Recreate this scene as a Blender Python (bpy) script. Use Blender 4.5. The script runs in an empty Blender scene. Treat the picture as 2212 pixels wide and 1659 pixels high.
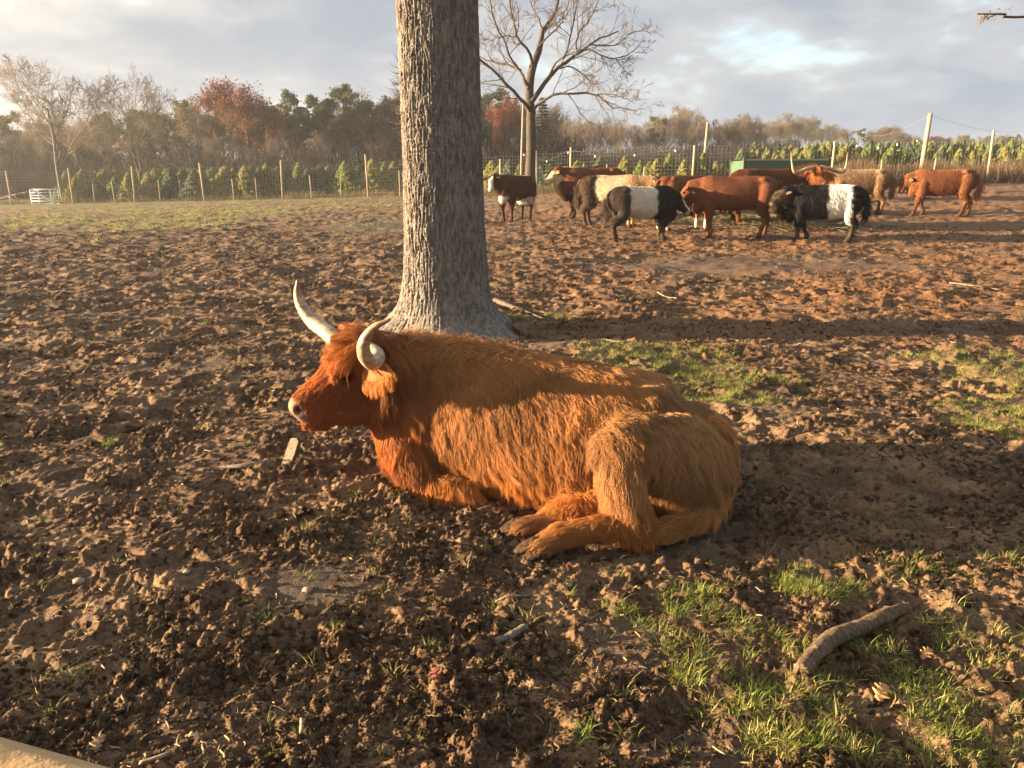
import bpy, bmesh, math
import numpy as np
from mathutils import Vector, Matrix, Quaternion, kdtree

SC = bpy.context.scene
COL = SC.collection
R = math.radians
SKIP = set()

# ------------------------------------------------------------------ camera
CAM_H = 1.6
TILT = R(15.4)
FPX = 1670.0                      # focal length in photo units (2212 x 1659 frame)
cam_d = bpy.data.cameras.new('camera')
cam_d.sensor_fit = 'HORIZONTAL'
cam_d.sensor_width = 36.0
cam_d.lens = FPX / 2212.0 * 36.0
cam_d.clip_start = 0.05
cam_d.clip_end = 5000
cam = bpy.data.objects.new('camera', cam_d)
COL.objects.link(cam)
cam.location = (0, 0, CAM_H)
cam.rotation_euler = (R(90) - TILT, 0, 0)
SC.camera = cam

# ------------------------------------------------------------------ sun and sky
SUN_AZ = R(-90)                   # measured from the view direction (+Y), negative = left
SUN_EL = R(7.5)
SUN_DIR = Vector((math.sin(SUN_AZ) * math.cos(SUN_EL), math.cos(SUN_AZ) * math.cos(SUN_EL), math.sin(SUN_EL)))
sun_d = bpy.data.lights.new('sun', 'SUN')
sun_d.energy = 5.0
sun_d.angle = R(0.5)
sun_d.color = (1.0, 0.72, 0.43)
sun = bpy.data.objects.new('sun', sun_d)
COL.objects.link(sun)
sun.rotation_euler = SUN_DIR.to_track_quat('Z', 'Y').to_euler()

SC.view_settings.view_transform = 'Standard'
SC.view_settings.look = 'None'
SC.view_settings.gamma = 1.0
SC.view_settings.exposure = 2.78
SC.view_settings.use_curve_mapping = False

world = bpy.data.worlds.new('World')
SC.world = world
world.use_nodes = True


class NT:
    """small helper to write node trees"""
    def __init__(self, tree):
        self.t = tree
        tree.nodes.clear()

    def n(self, kind, **kw):
        nd = self.t.nodes.new(kind)
        for k, v in kw.items():
            if k.startswith('i_'):
                key = k[2:]
                key = int(key) if key.isdigit() else key.replace('_', ' ')
                self.put(nd.inputs[key], v)
            else:
                setattr(nd, k, v)
        return nd

    def put(self, sock, v):
        if isinstance(v, bpy.types.NodeSocket):
            self.t.links.new(v, sock)
        elif isinstance(v, bpy.types.Node):
            self.t.links.new(v.outputs[0], sock)
        else:
            sock.default_value = v

    def math(self, op, a, b=None, clamp=False):
        nd = self.t.nodes.new('ShaderNodeMath')
        nd.operation = op
        nd.use_clamp = clamp
        self.put(nd.inputs[0], a)
        if b is not None:
            self.put(nd.inputs[1], b)
        return nd.outputs[0]

    def vmath(self, op, a, b=None, out=0):
        nd = self.t.nodes.new('ShaderNodeVectorMath')
        nd.operation = op
        self.put(nd.inputs[0], a)
        if b is not None:
            self.put(nd.inputs[1], b)
        return nd.outputs['Value'] if op in ('DOT_PRODUCT', 'LENGTH', 'DISTANCE') else nd.outputs[0]

    def mix(self, fac, a, b, blend='MIX'):
        nd = self.t.nodes.new('ShaderNodeMix')
        nd.data_type = 'RGBA'
        nd.blend_type = blend
        self.put(nd.inputs[0], fac)
        self.put(nd.inputs[6], a)
        self.put(nd.inputs[7], b)
        return nd.outputs[2]

    def noise(self, vec, scale, detail=4, rough=0.55, dist=0.0, out='Fac', lac=2.0):
        nd = self.t.nodes.new('ShaderNodeTexNoise')
        if vec is not None:
            self.put(nd.inputs['Vector'], vec)
        nd.inputs['Scale'].default_value = scale
        nd.inputs['Detail'].default_value = detail
        nd.inputs['Roughness'].default_value = rough
        nd.inputs['Distortion'].default_value = dist
        nd.inputs['Lacunarity'].default_value = lac
        return nd.outputs[out]

    def ramp(self, fac, stops):
        nd = self.t.nodes.new('ShaderNodeValToRGB')
        e = nd.color_ramp.elements
        while len(e) < len(stops):
            e.new(0.5)
        for el, (p, c) in zip(e, stops):
            el.position = p
            el.color = c if len(c) == 4 else (*c, 1)
        self.put(nd.inputs[0], fac)
        return nd.outputs[0]

    def maprange(self, v, a, b, c=0.0, d=1.0, smooth=True):
        nd = self.t.nodes.new('ShaderNodeMapRange')
        if smooth:
            nd.interpolation_type = 'SMOOTHSTEP'
        self.put(nd.inputs[0], v)
        for i, x in enumerate((a, b, c, d)):
            nd.inputs[i + 1].default_value = x
        return nd.outputs[0]


def c3(r, g=None, b=None):
    return (r, g, b, 1.0)


def build_world():
    T = NT(world.node_tree)
    out = T.n('ShaderNodeOutputWorld')
    sky = T.n('ShaderNodeTexSky', sky_type='NISHITA')
    sky.sun_disc = False
    sky.sun_elevation = SUN_EL
    sky.sun_rotation = SUN_AZ
    sky.altitude = 20
    sky.air_density = 1.2
    sky.dust_density = 1.0
    sky.ozone_density = 2.0
    clear = T.n('ShaderNodeBackground', i_0=sky.outputs[0], i_1=0.15)
    tc = T.n('ShaderNodeTexCoord')
    d = tc.outputs['Generated']
    sep = T.n('ShaderNodeSeparateXYZ', i_0=d)
    z = T.math('MAXIMUM', sep.outputs[2], 0.0)
    # flat cloud decks: direction projected on a plane overhead
    inv = T.math('DIVIDE', 1.0, T.math('ADD', z, 0.27))
    comb = T.n('ShaderNodeCombineXYZ', i_0=T.math('MULTIPLY', sep.outputs[0], inv),
               i_1=T.math('MULTIPLY', sep.outputs[1], inv), i_2=0.0)
    p = T.vmath('ADD', comb.outputs[0], (3.1, 1.35, 0.0))
    big = T.noise(p, 1.25, 6, 0.50, 0.2)
    mid = T.noise(T.vmath('ADD', p, (7.0, 2.0, 0.0)), 3.2, 7, 0.58, 0.25)
    fine = T.noise(T.vmath('ADD', p, (1.0, 9.0, 0.0)), 8.0, 6, 0.6, 0.2)
    dens = T.math('ADD', T.math('MULTIPLY', big, 0.62), T.math('ADD', T.math('MULTIPLY', mid, 0.28), T.math('MULTIPLY', fine, 0.10)))
    cover = T.maprange(dens, 0.36, 0.47)
    thick = T.maprange(dens, 0.40, 0.60)
    # light through thin cloud is bright, thick cloud is blue grey
    sund = T.vmath('DOT_PRODUCT', d, tuple(SUN_DIR))
    glow = T.math('POWER', T.maprange(sund, -0.3, 1.0, 0, 1, False), 2.2)
    thin_c = T.mix(glow, c3(0.61, 0.62, 0.63), c3(1.35, 1.22, 0.96))
    thick_c = T.mix(glow, c3(0.36, 0.42, 0.50), c3(0.66, 0.655, 0.62))
    ccol = T.mix(thick, thin_c, thick_c)
    veil = T.mix(glow, c3(0.47, 0.57, 0.72), c3(1.1, 1.05, 0.9))
    ccol = T.mix(cover, veil, ccol)
    low = T.maprange(z, 0.0, 0.16, 1.0, 0.0)
    ccol = T.mix(T.math('MULTIPLY', low, 0.45), ccol, T.mix(glow, c3(0.50, 0.57, 0.65), c3(1.15, 1.0, 0.75)))
    cl = T.n('ShaderNodeBackground', i_0=ccol, i_1=0.165)
    mx = T.n('ShaderNodeMixShader', i_0=T.maprange(cover, 0, 1, 0.72, 1.0, False), i_1=clear.outputs[0], i_2=cl.outputs[0])
    T.put(out.inputs[0], mx)


build_world()

SC.cycles.use_denoising = True
SC.cycles.max_bounces = 5
SC.cycles.diffuse_bounces = 2
SC.cycles.glossy_bounces = 2
SC.cycles.transmission_bounces = 4
SC.cycles.transparent_max_bounces = 4
SC.cycles.volume_bounces = 1
SC.cycles.use_adaptive_sampling = True
SC.cycles.adaptive_threshold = 0.015
SC.cycles.caustics_reflective = False
SC.cycles.caustics_refractive = False
# ------------------------------------------------------------------ numeric helpers
def sstep(a, b, x):
    t = np.clip((np.asarray(x, float) - a) / (b - a), 0, 1)
    return t * t * (3 - 2 * t)


def _hash(ix, iy, seed):
    h = (ix.astype(np.int64) * 374761393 + iy.astype(np.int64) * 668265263 + seed * 1442695041) & 0xFFFFFFFF
    h = ((h ^ (h >> 13)) * 1274126177) & 0xFFFFFFFF
    h = ((h ^ (h >> 16)) * 2246822519) & 0xFFFFFFFF
    return (h ^ (h >> 15)) & 0xFFFFFFFF


def gnoise(x, y, seed=0):
    """2D gradient noise, about -0.7..0.7"""
    x = np.asarray(x, float); y = np.asarray(y, float)
    xi = np.floor(x); yi = np.floor(y)
    fx = x - xi; fy = y - yi
    xi = xi.astype(np.int64); yi = yi.astype(np.int64)
    u = fx * fx * fx * (fx * (fx * 6 - 15) + 10)
    v = fy * fy * fy * (fy * (fy * 6 - 15) + 10)

    def g(ox, oy):
        a = _hash(xi + ox, yi + oy, seed) * (2 * math.pi / 4294967296.0)
        return np.cos(a) * (fx - ox) + np.sin(a) * (fy - oy)
    n00 = g(0, 0); n10 = g(1, 0); n01 = g(0, 1); n11 = g(1, 1)
    return (n00 * (1 - u) + n10 * u) * (1 - v) + (n01 * (1 - u) + n11 * u) * v


def fbm(x, y, oct=4, seed=0, gain=0.5, lac=2.0):
    s = 0; a = 1.0; f = 1.0
    for o in range(oct):
        s = s + a * gnoise(x * f, y * f, seed + 17 * o)
        a *= gain; f *= lac
    return s


def worley(x, y, seed=0):
    """F1, F2 distances and a random value of the nearest cell"""
    xi = np.floor(x).astype(np.int64); yi = np.floor(y).astype(np.int64)
    f1 = np.full(np.shape(x), 9.0); f2 = np.full(np.shape(x), 9.0); idv = np.zeros(np.shape(x))
    for ox in (-1, 0, 1):
        for oy in (-1, 0, 1):
            cx = xi + ox; cy = yi + oy
            h1 = _hash(cx, cy, seed) / 4294967296.0
            h2 = _hash(cx, cy, seed + 101) / 4294967296.0
            d = np.hypot(cx + 0.1 + 0.8 * h1 - x, cy + 0.1 + 0.8 * h2 - y)
            near = d < f1
            f2 = np.where(near, f1, np.minimum(f2, d))
            idv = np.where(near, _hash(cx, cy, seed + 202) / 4294967296.0, idv)
            f1 = np.where(near, d, f1)
    return f1, f2, idv


def terrain(x, y):
    x = np.asarray(x, float); y = np.asarray(y, float)
    side = np.interp(x, [-60, -35, -12, 0, 6, 14, 30, 70], [-0.6, -0.55, -0.05, 0.35, 0.75, 1.0, 1.25, 1.5])
    z = sstep(11, 46, y) * side
    z = z + sstep(45, 170, y) * sstep(-20, 70, x) * 4.0
    return z


CT, ST = math.cos(TILT), math.sin(TILT)


def ray(px, py):
    u = (px - 1106.0) / FPX
    v = (py - 829.5) / FPX
    return np.array([u, CT - v * ST, -ST - v * CT])


def P(px, py, d):
    """the point seen at photo position (px, py), d metres ahead of the camera"""
    r = ray(px, py)
    k = d / r[1]
    return np.array([r[0] * k, d, CAM_H + r[2] * k])


_GC = {}


def G(px, py):
    """the ground point seen at photo position (px, py)"""
    if (px, py) not in _GC: _GC[(px, py)] = _G(px, py)
    return _GC[(px, py)].copy()


def _G(px, py):
    r = ray(px, py)
    r = r / r[1]
    lo = 0.5
    for d in np.concatenate([np.arange(0.6, 40, 0.1), np.arange(40, 400, 0.5)]):
        if CAM_H + r[2] * d < terrain(r[0] * d, d):
            a, b = lo, d
            for _ in range(20):
                m = (a + b) / 2
                if CAM_H + r[2] * m < terrain(r[0] * m, m):
                    b = m
                else:
                    a = m
            return np.array([r[0] * b, b, float(terrain(r[0] * b, b))])
        lo = d
    return np.array([r[0] * 400, 400.0, 0.0])


def at_ground(px, d):
    """ground point in the direction of column px at distance d"""
    y = 369.0
    r = ray(px, y)
    x = r[0] / r[1] * d
    return np.array([x, d, float(terrain(x, d))])


# ------------------------------------------------------------------ object helpers
def tag(o, label=None, cat=None, group=None, kind=None):
    if label: o['label'] = label
    if cat: o['category'] = cat
    if group: o['group'] = group
    if kind: o['kind'] = kind
    return o


def empty(name, loc=(0, 0, 0), rz=0.0):
    o = bpy.data.objects.new(name, None)
    o.empty_display_size = 0.2
    COL.objects.link(o)
    o.location = loc
    o.rotation_euler = (0, 0, rz)
    return o


def mesh_data(name, V, F, mat=None, smooth=True, colors=None):
    """fast mesh from arrays; F is an (n,3) or (n,4) array or a list of such arrays"""
    me = bpy.data.meshes.new(name)
    V = np.asarray(V, np.float32)
    Fs = F if isinstance(F, list) else [F]
    Fs = [np.asarray(f, np.int32) for f in Fs if len(f)]
    loops = np.concatenate([f.ravel() for f in Fs])
    tot = np.concatenate([np.full(len(f), f.shape[1], np.int32) for f in Fs])
    start = np.concatenate([[0], np.cumsum(tot)[:-1]]).astype(np.int32)
    me.vertices.add(len(V)); me.vertices.foreach_set('co', V.ravel())
    me.loops.add(len(loops)); me.loops.foreach_set('vertex_index', loops)
    me.polygons.add(len(tot)); me.polygons.foreach_set('loop_start', start)
    me.polygons.foreach_set('use_smooth', np.full(len(tot), smooth, bool))
    if colors is not None:
        at = me.color_attributes.new('Col', 'FLOAT_COLOR', 'POINT')
        c = np.ones((len(V), 4), np.float32); c[:, :colors.shape[1]] = colors
        at.data.foreach_set('color', c.ravel())
    me.update(calc_edges=True)
    me.validate()
    if mat: me.materials.append(mat)
    return me


def link(name, data, parent=None, loc=None):
    o = bpy.data.objects.new(name, data)
    COL.objects.link(o)
    if parent: o.parent = parent
    if loc is not None: o.location = loc
    return o


def copy_tree(o, parent=None):
    c = o.copy(); COL.objects.link(c); c.parent = parent
    for ch in [x for x in bpy.data.objects if x.parent == o]:
        copy_tree(ch, c)
    return c


class MB:
    """collects simple shapes into one mesh"""
    def __init__(self):
        self.V = []; self.F3 = []; self.F4 = []; self.n = 0

    def add(self, V, F):
        V = np.asarray(V, float); F = np.asarray(F)
        (self.F3 if F.shape[1] == 3 else self.F4).append(F + self.n)
        self.V.append(V); self.n += len(V)

    def tube(self, pts, rad, sides=8, cap=True):
        pts = np.asarray(pts, float); n = len(pts)
        rad = np.broadcast_to(np.asarray(rad, float), (n,))
        tan = np.gradient(pts, axis=0)
        tan /= np.linalg.norm(tan, axis=1)[:, None] + 1e-12
        ref = np.array([0, 0, 1.0]) if abs(tan[0][2]) < 0.9 else np.array([1.0, 0, 0])
        u = np.cross(tan[0], ref); u /= np.linalg.norm(u)
        rings = []
        a = np.arange(sides) * 2 * math.pi / sides
        for i in range(n):
            u = u - tan[i] * np.dot(u, tan[i]); u /= np.linalg.norm(u) + 1e-12
            w = np.cross(tan[i], u)
            rings.append(pts[i] + rad[i] * (np.cos(a)[:, None] * u + np.sin(a)[:, None] * w))
        V = np.concatenate(rings)
        i = np.arange(n - 1)[:, None] * sides; j = np.arange(sides)[None]
        j2 = (j + 1) % sides
        F = np.stack([i + j, i + j2, i + sides + j2, i + sides + j], -1).reshape(-1, 4)
        if cap:
            V = np.concatenate([V, pts[:1], pts[-1:]])
            k = n * sides
            jj = np.arange(sides); jn = (jj + 1) % sides
            C = np.concatenate([np.stack([jn, jj, np.full(sides, k)], 1),
                                np.stack([(n - 1) * sides + jj, (n - 1) * sides + jn, np.full(sides, k + 1)], 1)])
            self.F3.append(C + self.n)
        self.F4.append(F + self.n); self.V.append(V); self.n += len(V)
        return self

    def box(self, c, size, rot=None):
        s = np.asarray(size, float) / 2
        V = np.array([[x, y, z] for x in (-1, 1) for y in (-1, 1) for z in (-1, 1)], float) * s
        if rot is not None: V = V @ np.asarray(rot).T
        F = np.array([[0, 1, 3, 2], [4, 6, 7, 5], [0, 4, 5, 1], [2, 3, 7, 6], [0, 2, 6, 4], [1, 5, 7, 3]])
        self.add(V + np.asarray(c, float), F)
        return self

    def beam(self, a, b, w, h):
        """box from a to b, w wide, h high"""
        a = np.asarray(a, float); b = np.asarray(b, float)
        x = b - a; L = np.linalg.norm(x); x /= L
        up = np.array([0, 0, 1.0]) if abs(x[2]) < 0.95 else np.array([0, 1.0, 0])
        y = np.cross(up, x); y /= np.linalg.norm(y); z = np.cross(x, y)
        return self.box((a + b) / 2, (L, w, h), np.stack([x, y, z], 1))

    def data(self, name, mat=None, smooth=True, colors=None):
        V = np.concatenate(self.V)
        Fs = []
        if self.F3: Fs.append(np.concatenate(self.F3))
        if self.F4: Fs.append(np.concatenate(self.F4))
        return mesh_data(name, V, Fs, mat, smooth, colors)

    def build(self, name, mat, parent=None, smooth=True, loc=None):
        return link(name, self.data(name, mat, smooth), parent, loc)


def hair_data(name, pts, rad, mat, colors=None):
    """pts (n,k,3) strands of equal length, rad (n,k) or (k,)"""
    n, k = pts.shape[:2]
    cu = bpy.data.hair_curves.new(name)
    cu.add_curves([k] * n)
    cu.attributes['position'].data.foreach_set('vector', np.ascontiguousarray(pts, np.float32).ravel())
    ra = cu.attributes.get('radius') or cu.attributes.new('radius', 'FLOAT', 'POINT')
    ra.data.foreach_set('value', np.ascontiguousarray(np.broadcast_to(rad, (n, k)), np.float32).ravel())
    if colors is not None:
        at = cu.attributes.new('Col', 'FLOAT_COLOR', 'CURVE')
        c = np.ones((n, 4), np.float32); c[:, :3] = colors
        at.data.foreach_set('color', c.ravel())
    cu.materials.append(mat)
    return cu


def catmull(pts, n):
    """smooth curve through control points (any number of columns)"""
    p = np.asarray(pts, float)
    p = np.concatenate([2 * p[:1] - p[1:2], p, 2 * p[-1:] - p[-2:-1]])
    m = len(p) - 3
    t = np.linspace(0, m - 1e-9, n)
    i = t.astype(int); f = (t - i)[:, None]
    a, b, c, d = p[i], p[i + 1], p[i + 2], p[i + 3]
    return 0.5 * (2 * b + (c - a) * f + (2 * a - 5 * b + 4 * c - d) * f ** 2 + (3 * b - a - 3 * c + d) * f ** 3)


# ------------------------------------------------------------------ materials
MATS = {}


def mat_new(name):
    m = bpy.data.materials.new(name)
    m.use_nodes = True
    MATS[name] = m
    T = NT(m.node_tree)
    out = T.n('ShaderNodeOutputMaterial')
    return m, T, out


def simple_mat(name, col, rough=0.8, var=0.25, scale=20.0, bump=0.0, spec=0.3, metal=0.0, attr=False):
    m, T, out = mat_new(name)
    tc = T.n('ShaderNodeTexCoord').outputs['Object']
    nz = T.noise(tc, scale, 5, 0.6)
    if attr:
        base = T.n('ShaderNodeAttribute', attribute_name='Col').outputs['Color']
    else:
        base = c3(*col)
    k = T.maprange(nz, 0.25, 0.75, 1 - var, 1 + var, False)
    cc = T.vmath('MULTIPLY', base if attr else tuple(col), T.n('ShaderNodeCombineXYZ', i_0=k, i_1=k, i_2=k).outputs[0])
    b = T.n('ShaderNodeBsdfPrincipled')
    T.put(b.inputs['Base Color'], cc)
    b.inputs['Roughness'].default_value = rough
    b.inputs['Specular IOR Level'].default_value = spec
    b.inputs['Metallic'].default_value = metal
    if bump:
        bp = T.n('ShaderNodeBump', i_Strength=bump, i_Distance=0.02, i_Height=nz)
        T.put(b.inputs['Normal'], bp.outputs[0])
    T.put(out.inputs[0], b)
    return m


def hair_mat(name, col=None, rough=0.35, radial=0.5, var=0.25, mul=1.0):
    """fur: colour from the curve attribute (or col), some strand to strand variation"""
    m, T, out = mat_new(name)
    info = T.n('ShaderNodeHairInfo')
    base = T.n('ShaderNodeAttribute', attribute_name='Col').outputs['Color'] if col is None else None
    k = T.maprange(info.outputs['Random'], 0, 1, (1 - var) * mul, (1 + var) * mul, False)
    kk = T.n('ShaderNodeCombineXYZ', i_0=k, i_1=k, i_2=k).outputs[0]
    cc = T.vmath('MULTIPLY', base if base is not None else tuple(col), kk)
    d = T.n('ShaderNodeBsdfPrincipled')
    T.put(d.inputs['Base Color'], cc)
    d.inputs['Roughness'].default_value = rough
    d.inputs['Specular IOR Level'].default_value = 0.14
    tr = T.n('ShaderNodeBsdfTranslucent'); T.put(tr.inputs[0], cc)
    mx = T.n('ShaderNodeMixShader', i_0=0.28, i_1=d.outputs[0], i_2=tr.outputs[0])
    T.put(out.inputs[0], mx)
    return m
# ------------------------------------------------------------------ ground
def patch(x, y, px, py, rx, ry, seed=3):
    c = G(px, py)
    q = np.hypot((x - c[0]) / rx, (y - c[1]) / ry)
    out = np.zeros(np.shape(q))
    k = q < 1.7
    xs, ys = x[k], y[k]
    out[k] = sstep(1.05, 0.6, q[k] + 0.55 * gnoise(xs * 2.3, ys * 2.3, seed) + 0.3 * gnoise(xs * 6, ys * 6, seed + 5))
    return out


GRASS_PATCHES = [  # column, row, half width, half depth
    (1420, 775, 0.85, 0.75), (1480, 815, 0.95, 0.7), (1560, 850, 0.5, 0.4), (1370, 760, 0.6, 0.4),
                 (2180, 800, 0.75, 0.9), (2200, 900, 0.6, 0.6), (1165, 688, 0.5, 0.3), (1780, 1255, 0.22, 0.16),
                 (2010, 1215, 0.5, 0.22), (1540, 1370, 0.42, 0.30), (2060, 1380, 0.35, 0.25), (2120, 1545, 0.42, 0.35),
                 (1800, 1600, 0.5, 0.25), (1650, 1500, 0.4, 0.3), (2180, 1220, 0.4, 0.2), (1900, 1420, 0.4, 0.3)]


def grass_near(x, y):
    m = np.zeros(np.shape(x))
    for i, (a, b, c, d) in enumerate(GRASS_PATCHES):
        m = np.maximum(m, patch(x, y, a, b, c, d, 3 + i) * (1.0 if i < 8 else 0.20))
    return m


def grass_far(x, y):
    q = 0.5 * fbm(x * 0.22, y * 0.16, 4, 61) + 0.25 * gnoise(x * 1.7, y * 0.9, 66)
    zone = sstep(15, 25, y) * sstep(60, 40, y) * sstep(1.0, -9.0, x + 0.10 * (y - 25))
    return np.clip(sstep(-0.12, 0.22, q + 0.25 * (zone - 0.6)) * zone, 0, 1)


def smooth_mud(x, y):
    """patches trodden flat"""
    q = fbm(x * 0.75 + 3.1, y * 1.0, 3, 71)
    s = 0.8 * sstep(0.34, 0.58, q)
    c = G(1600, 575); s = np.maximum(s, sstep(1.1, 0.5, np.hypot((x - c[0]) / 3.2, (y - c[1]) / 1.4)))
    c = G(690, 1270); s = np.maximum(s, sstep(1.1, 0.5, np.hypot((x - c[0]) / 0.28, (y - c[1]) / 0.2)))
    c = G(830, 490); s = np.maximum(s, sstep(1.2, 0.5, np.hypot((x - c[0]) / 2.2, (y - c[1]) / 3.0)))
    return s


def mulch(x, y):
    """reddish chips trodden in on the right, middle distance"""
    q = sstep(-1.5, 3.5, x + 0.8 * fbm(x * 0.3, y * 0.3, 3, 81)) * sstep(5.5, 9.5, y) * sstep(60, 30, y)
    return q * sstep(-0.45, 0.25, fbm(x * 0.5, y * 0.45, 4, 82))


def mud(x, y, r):
    def keep(lam):
        return sstep(0.6, 1.7, lam / (0.0042 * r))
    wx = x + 0.06 * fbm(x * 3.1, y * 3.1, 2, 5)
    wy = y + 0.06 * fbm(x * 3.1 + 9, y * 3.1, 2, 6)
    rough = 1.0 - 0.82 * smooth_mud(x, y)
    h = 0.055 * fbm(x * 0.55, y * 0.62, 3, 11) * sstep(0.5, 4, r)
    # hoof pocks with pushed-up rims
    f1, f2, idv = worley(wx * 3.4, wy * 3.9, 21)
    pock = np.where(idv < 0.34, 1.0, 0.0)
    dish = sstep(0.50, 0.22, f1)
    rim = np.exp(-((f1 - 0.52) / 0.13) ** 2)
    h = h + keep(0.26) * rough * pock * (-0.026 * dish + 0.013 * rim)
    # far ruts and furrows
    h = h + keep(0.8) * 0.05 * fbm(x * 1.1, y * 1.5, 2, 31) * sstep(2.0, 9.0, r)
    h = h + keep(0.3) * 0.035 * np.abs(gnoise(wx * 3.1, wy * 4.2, 33)) * sstep(5.0, 12.0, r)
    # billowy crumb
    a = 0
    for lam, am, s in ((0.34, 0.022, 41), (0.16, 0.020, 42), (0.085, 0.018, 43), (0.045, 0.0165, 44), (0.024, 0.011, 45), (0.013, 0.006, 46)):
        n = gnoise(wx / lam, wy / lam, s)
        a = a + keep(lam) * am * (1.2 * np.abs(n) ** 0.8 - 0.35 + 0.5 * n)
    lump = sstep(-0.35, 0.35, fbm(x * 2.1, y * 2.4, 3, 51))
    # round crumbs half sunk in the surface
    for lam, s in ((0.055, 61), (0.030, 63), (0.018, 65)):
        f1, f2, idv = worley(wx / lam, wy / lam, s)
        rr = 0.22 + 0.36 * idv
        a = a + keep(lam * 0.8) * lam * 0.38 * idv * np.sqrt(np.clip(1 - (f1 / rr) ** 2, 0, 1))
    h = h + a * rough * (0.45 + 0.88 * lump) * (1 + 0.7 * sstep(6, 13, r))
    return h * (1.0 - 0.35 * sstep(25, 60, r)) * sstep(400, 90, r)


def ground_z(x, y):
    x = np.asarray(x, float); y = np.asarray(y, float)
    return terrain(x, y) + mud(x, y, np.hypot(x, y) + 1e-6)


def mud_material():
    m, T, out = mat_new('mud')
    tc = T.n('ShaderNodeTexCoord').outputs['Object']
    mask = T.n('ShaderNodeAttribute', attribute_name='Col')
    sp = T.n('ShaderNodeSeparateColor', i_0=mask.outputs['Color'])
    grass, mul, wet = sp.outputs[0], sp.outputs[1], sp.outputs[2]
    n1 = T.noise(tc, 3.0, 6, 0.62)
    n2 = T.noise(tc, 26.0, 6, 0.65)
    n3 = T.noise(tc, 140.0, 4, 0.6)
    dry = T.math('ADD', T.math('MULTIPLY', n1, 0.45), T.math('ADD', T.math('MULTIPLY', n2, 0.35), T.math('MULTIPLY', n3, 0.2)))
    n0 = T.noise(T.vmath('MULTIPLY', tc, (0.7, 1.0, 1.0)), 1.1, 5, 0.6)
    dry = T.math('ADD', dry, T.maprange(n0, 0.3, 0.7, -0.055, 0.055, False))
    col = T.ramp(dry, [(0.30, (0.027, 0.017, 0.011)), (0.46, (0.094, 0.056, 0.033)), (0.57, (0.206, 0.129, 0.073)), (0.69, (0.39, 0.265, 0.155))])
    chip = T.noise(T.vmath('MULTIPLY', tc, (1.0, 1.6, 1.0)), 55.0, 3, 0.7)
    redc = T.ramp(chip, [(0.35, (0.055, 0.026, 0.014)), (0.5, (0.17, 0.075, 0.032)), (0.62, (0.36, 0.19, 0.085)), (0.75, (0.48, 0.33, 0.18))])
    col = T.mix(T.math('MULTIPLY', mul, 0.75), col, redc)
    gn = T.noise(T.vmath('MULTIPLY', tc, (1.0, 0.8, 1.0)), 9.0, 6, 0.75)
    gcol = T.ramp(gn, [(0.35, (0.03, 0.045, 0.012)), (0.5, (0.085, 0.12, 0.03)), (0.68, (0.20, 0.22, 0.06))])
    gm = T.math('MULTIPLY', grass, T.maprange(gn, 0.38, 0.58))
    col = T.mix(gm, col, gcol)
    col = T.mix(T.math('MULTIPLY', wet, 0.6), col, T.mix(n2, c3(0.04, 0.028, 0.02), c3(0.115, 0.083, 0.059)))
    b = T.n('ShaderNodeBsdfPrincipled')
    T.put(b.inputs['Base Color'], col)
    T.put(b.inputs['Roughness'], T.maprange(wet, 0, 1, 0.95, 0.62, False))
    b.inputs['Specular IOR Level'].default_value = 0.25
    bp = T.n('ShaderNodeBump', i_Strength=0.9, i_Distance=0.012, i_Height=T.math('ADD', n3, T.math('MULTIPLY', n2, 0.8)))
    T.put(b.inputs['Normal'], bp)
    T.put(out.inputs[0], b)
    return m


def build_ground():
    front = np.arange(-0.76, 0.7601, 0.0022)
    side = np.concatenate([np.linspace(0.82, 1.2, 14), np.linspace(1.25, math.pi, 26)])
    ang = np.concatenate([-side[::-1][1:], front, side])         # around the camera, 0 = +Y
    rad = [0.25]
    while rad[-1] < 620:
        r = rad[-1]
        k = 0.05 if r < 1.0 else (0.0027 if r < 6 else (0.0027 + (r - 6) * 0.0003 if r < 30 else (0.0106 if r < 70 else 0.06)))
        rad.append(r * (1 + k))
    rad = np.array(rad)
    A, RR = np.meshgrid(ang, rad)
    X = RR * np.sin(A); Y = RR * np.cos(A)
    Z = terrain(X, Y) + mud(X, Y, RR)
    n, k = X.shape
    V = np.stack([X, Y, Z], -1).reshape(-1, 3)
    i = np.arange(n - 1)[:, None] * k; j = np.arange(k)[None]; j2 = (j + 1) % k
    F = np.stack([i + j, i + j2, i + k + j2, i + k + j], -1).reshape(-1, 4)
    F = np.stack([F[:, 0], F[:, 3], F[:, 2], F[:, 1]], 1)
    V = np.concatenate([V, [[0, 0, float(np.mean(Z[0]))]]])
    jj = np.arange(k)
    F3 = np.stack([np.full(k, n * k), jj, (jj + 1) % k], 1)[:, [0, 2, 1]]
    cols = np.zeros((len(V), 3), np.float32)
    gx, gy = V[:, 0], V[:, 1]
    cols[:, 0] = np.maximum(0.45 * grass_far(gx, gy), 0.25 * grass_near(gx, gy))
    beyond = sstep(46, 52, gy + 0.2 * np.abs(gx)) 
    cols[:, 0] = np.maximum(cols[:, 0], 0.9 * beyond)
    cols[:, 1] = mulch(gx, gy)
    cols[:, 2] = smooth_mud(gx, gy) * sstep(60, 40, gy)
    me = mesh_data('ground', V, [F, F3], MATS['mud'], True, cols)
    o = link('ground', me)
    tag(o, 'churned brown muddy paddock ground with trodden patches', kind='structure')
    return o


mud_material()
ground = build_ground()


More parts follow.
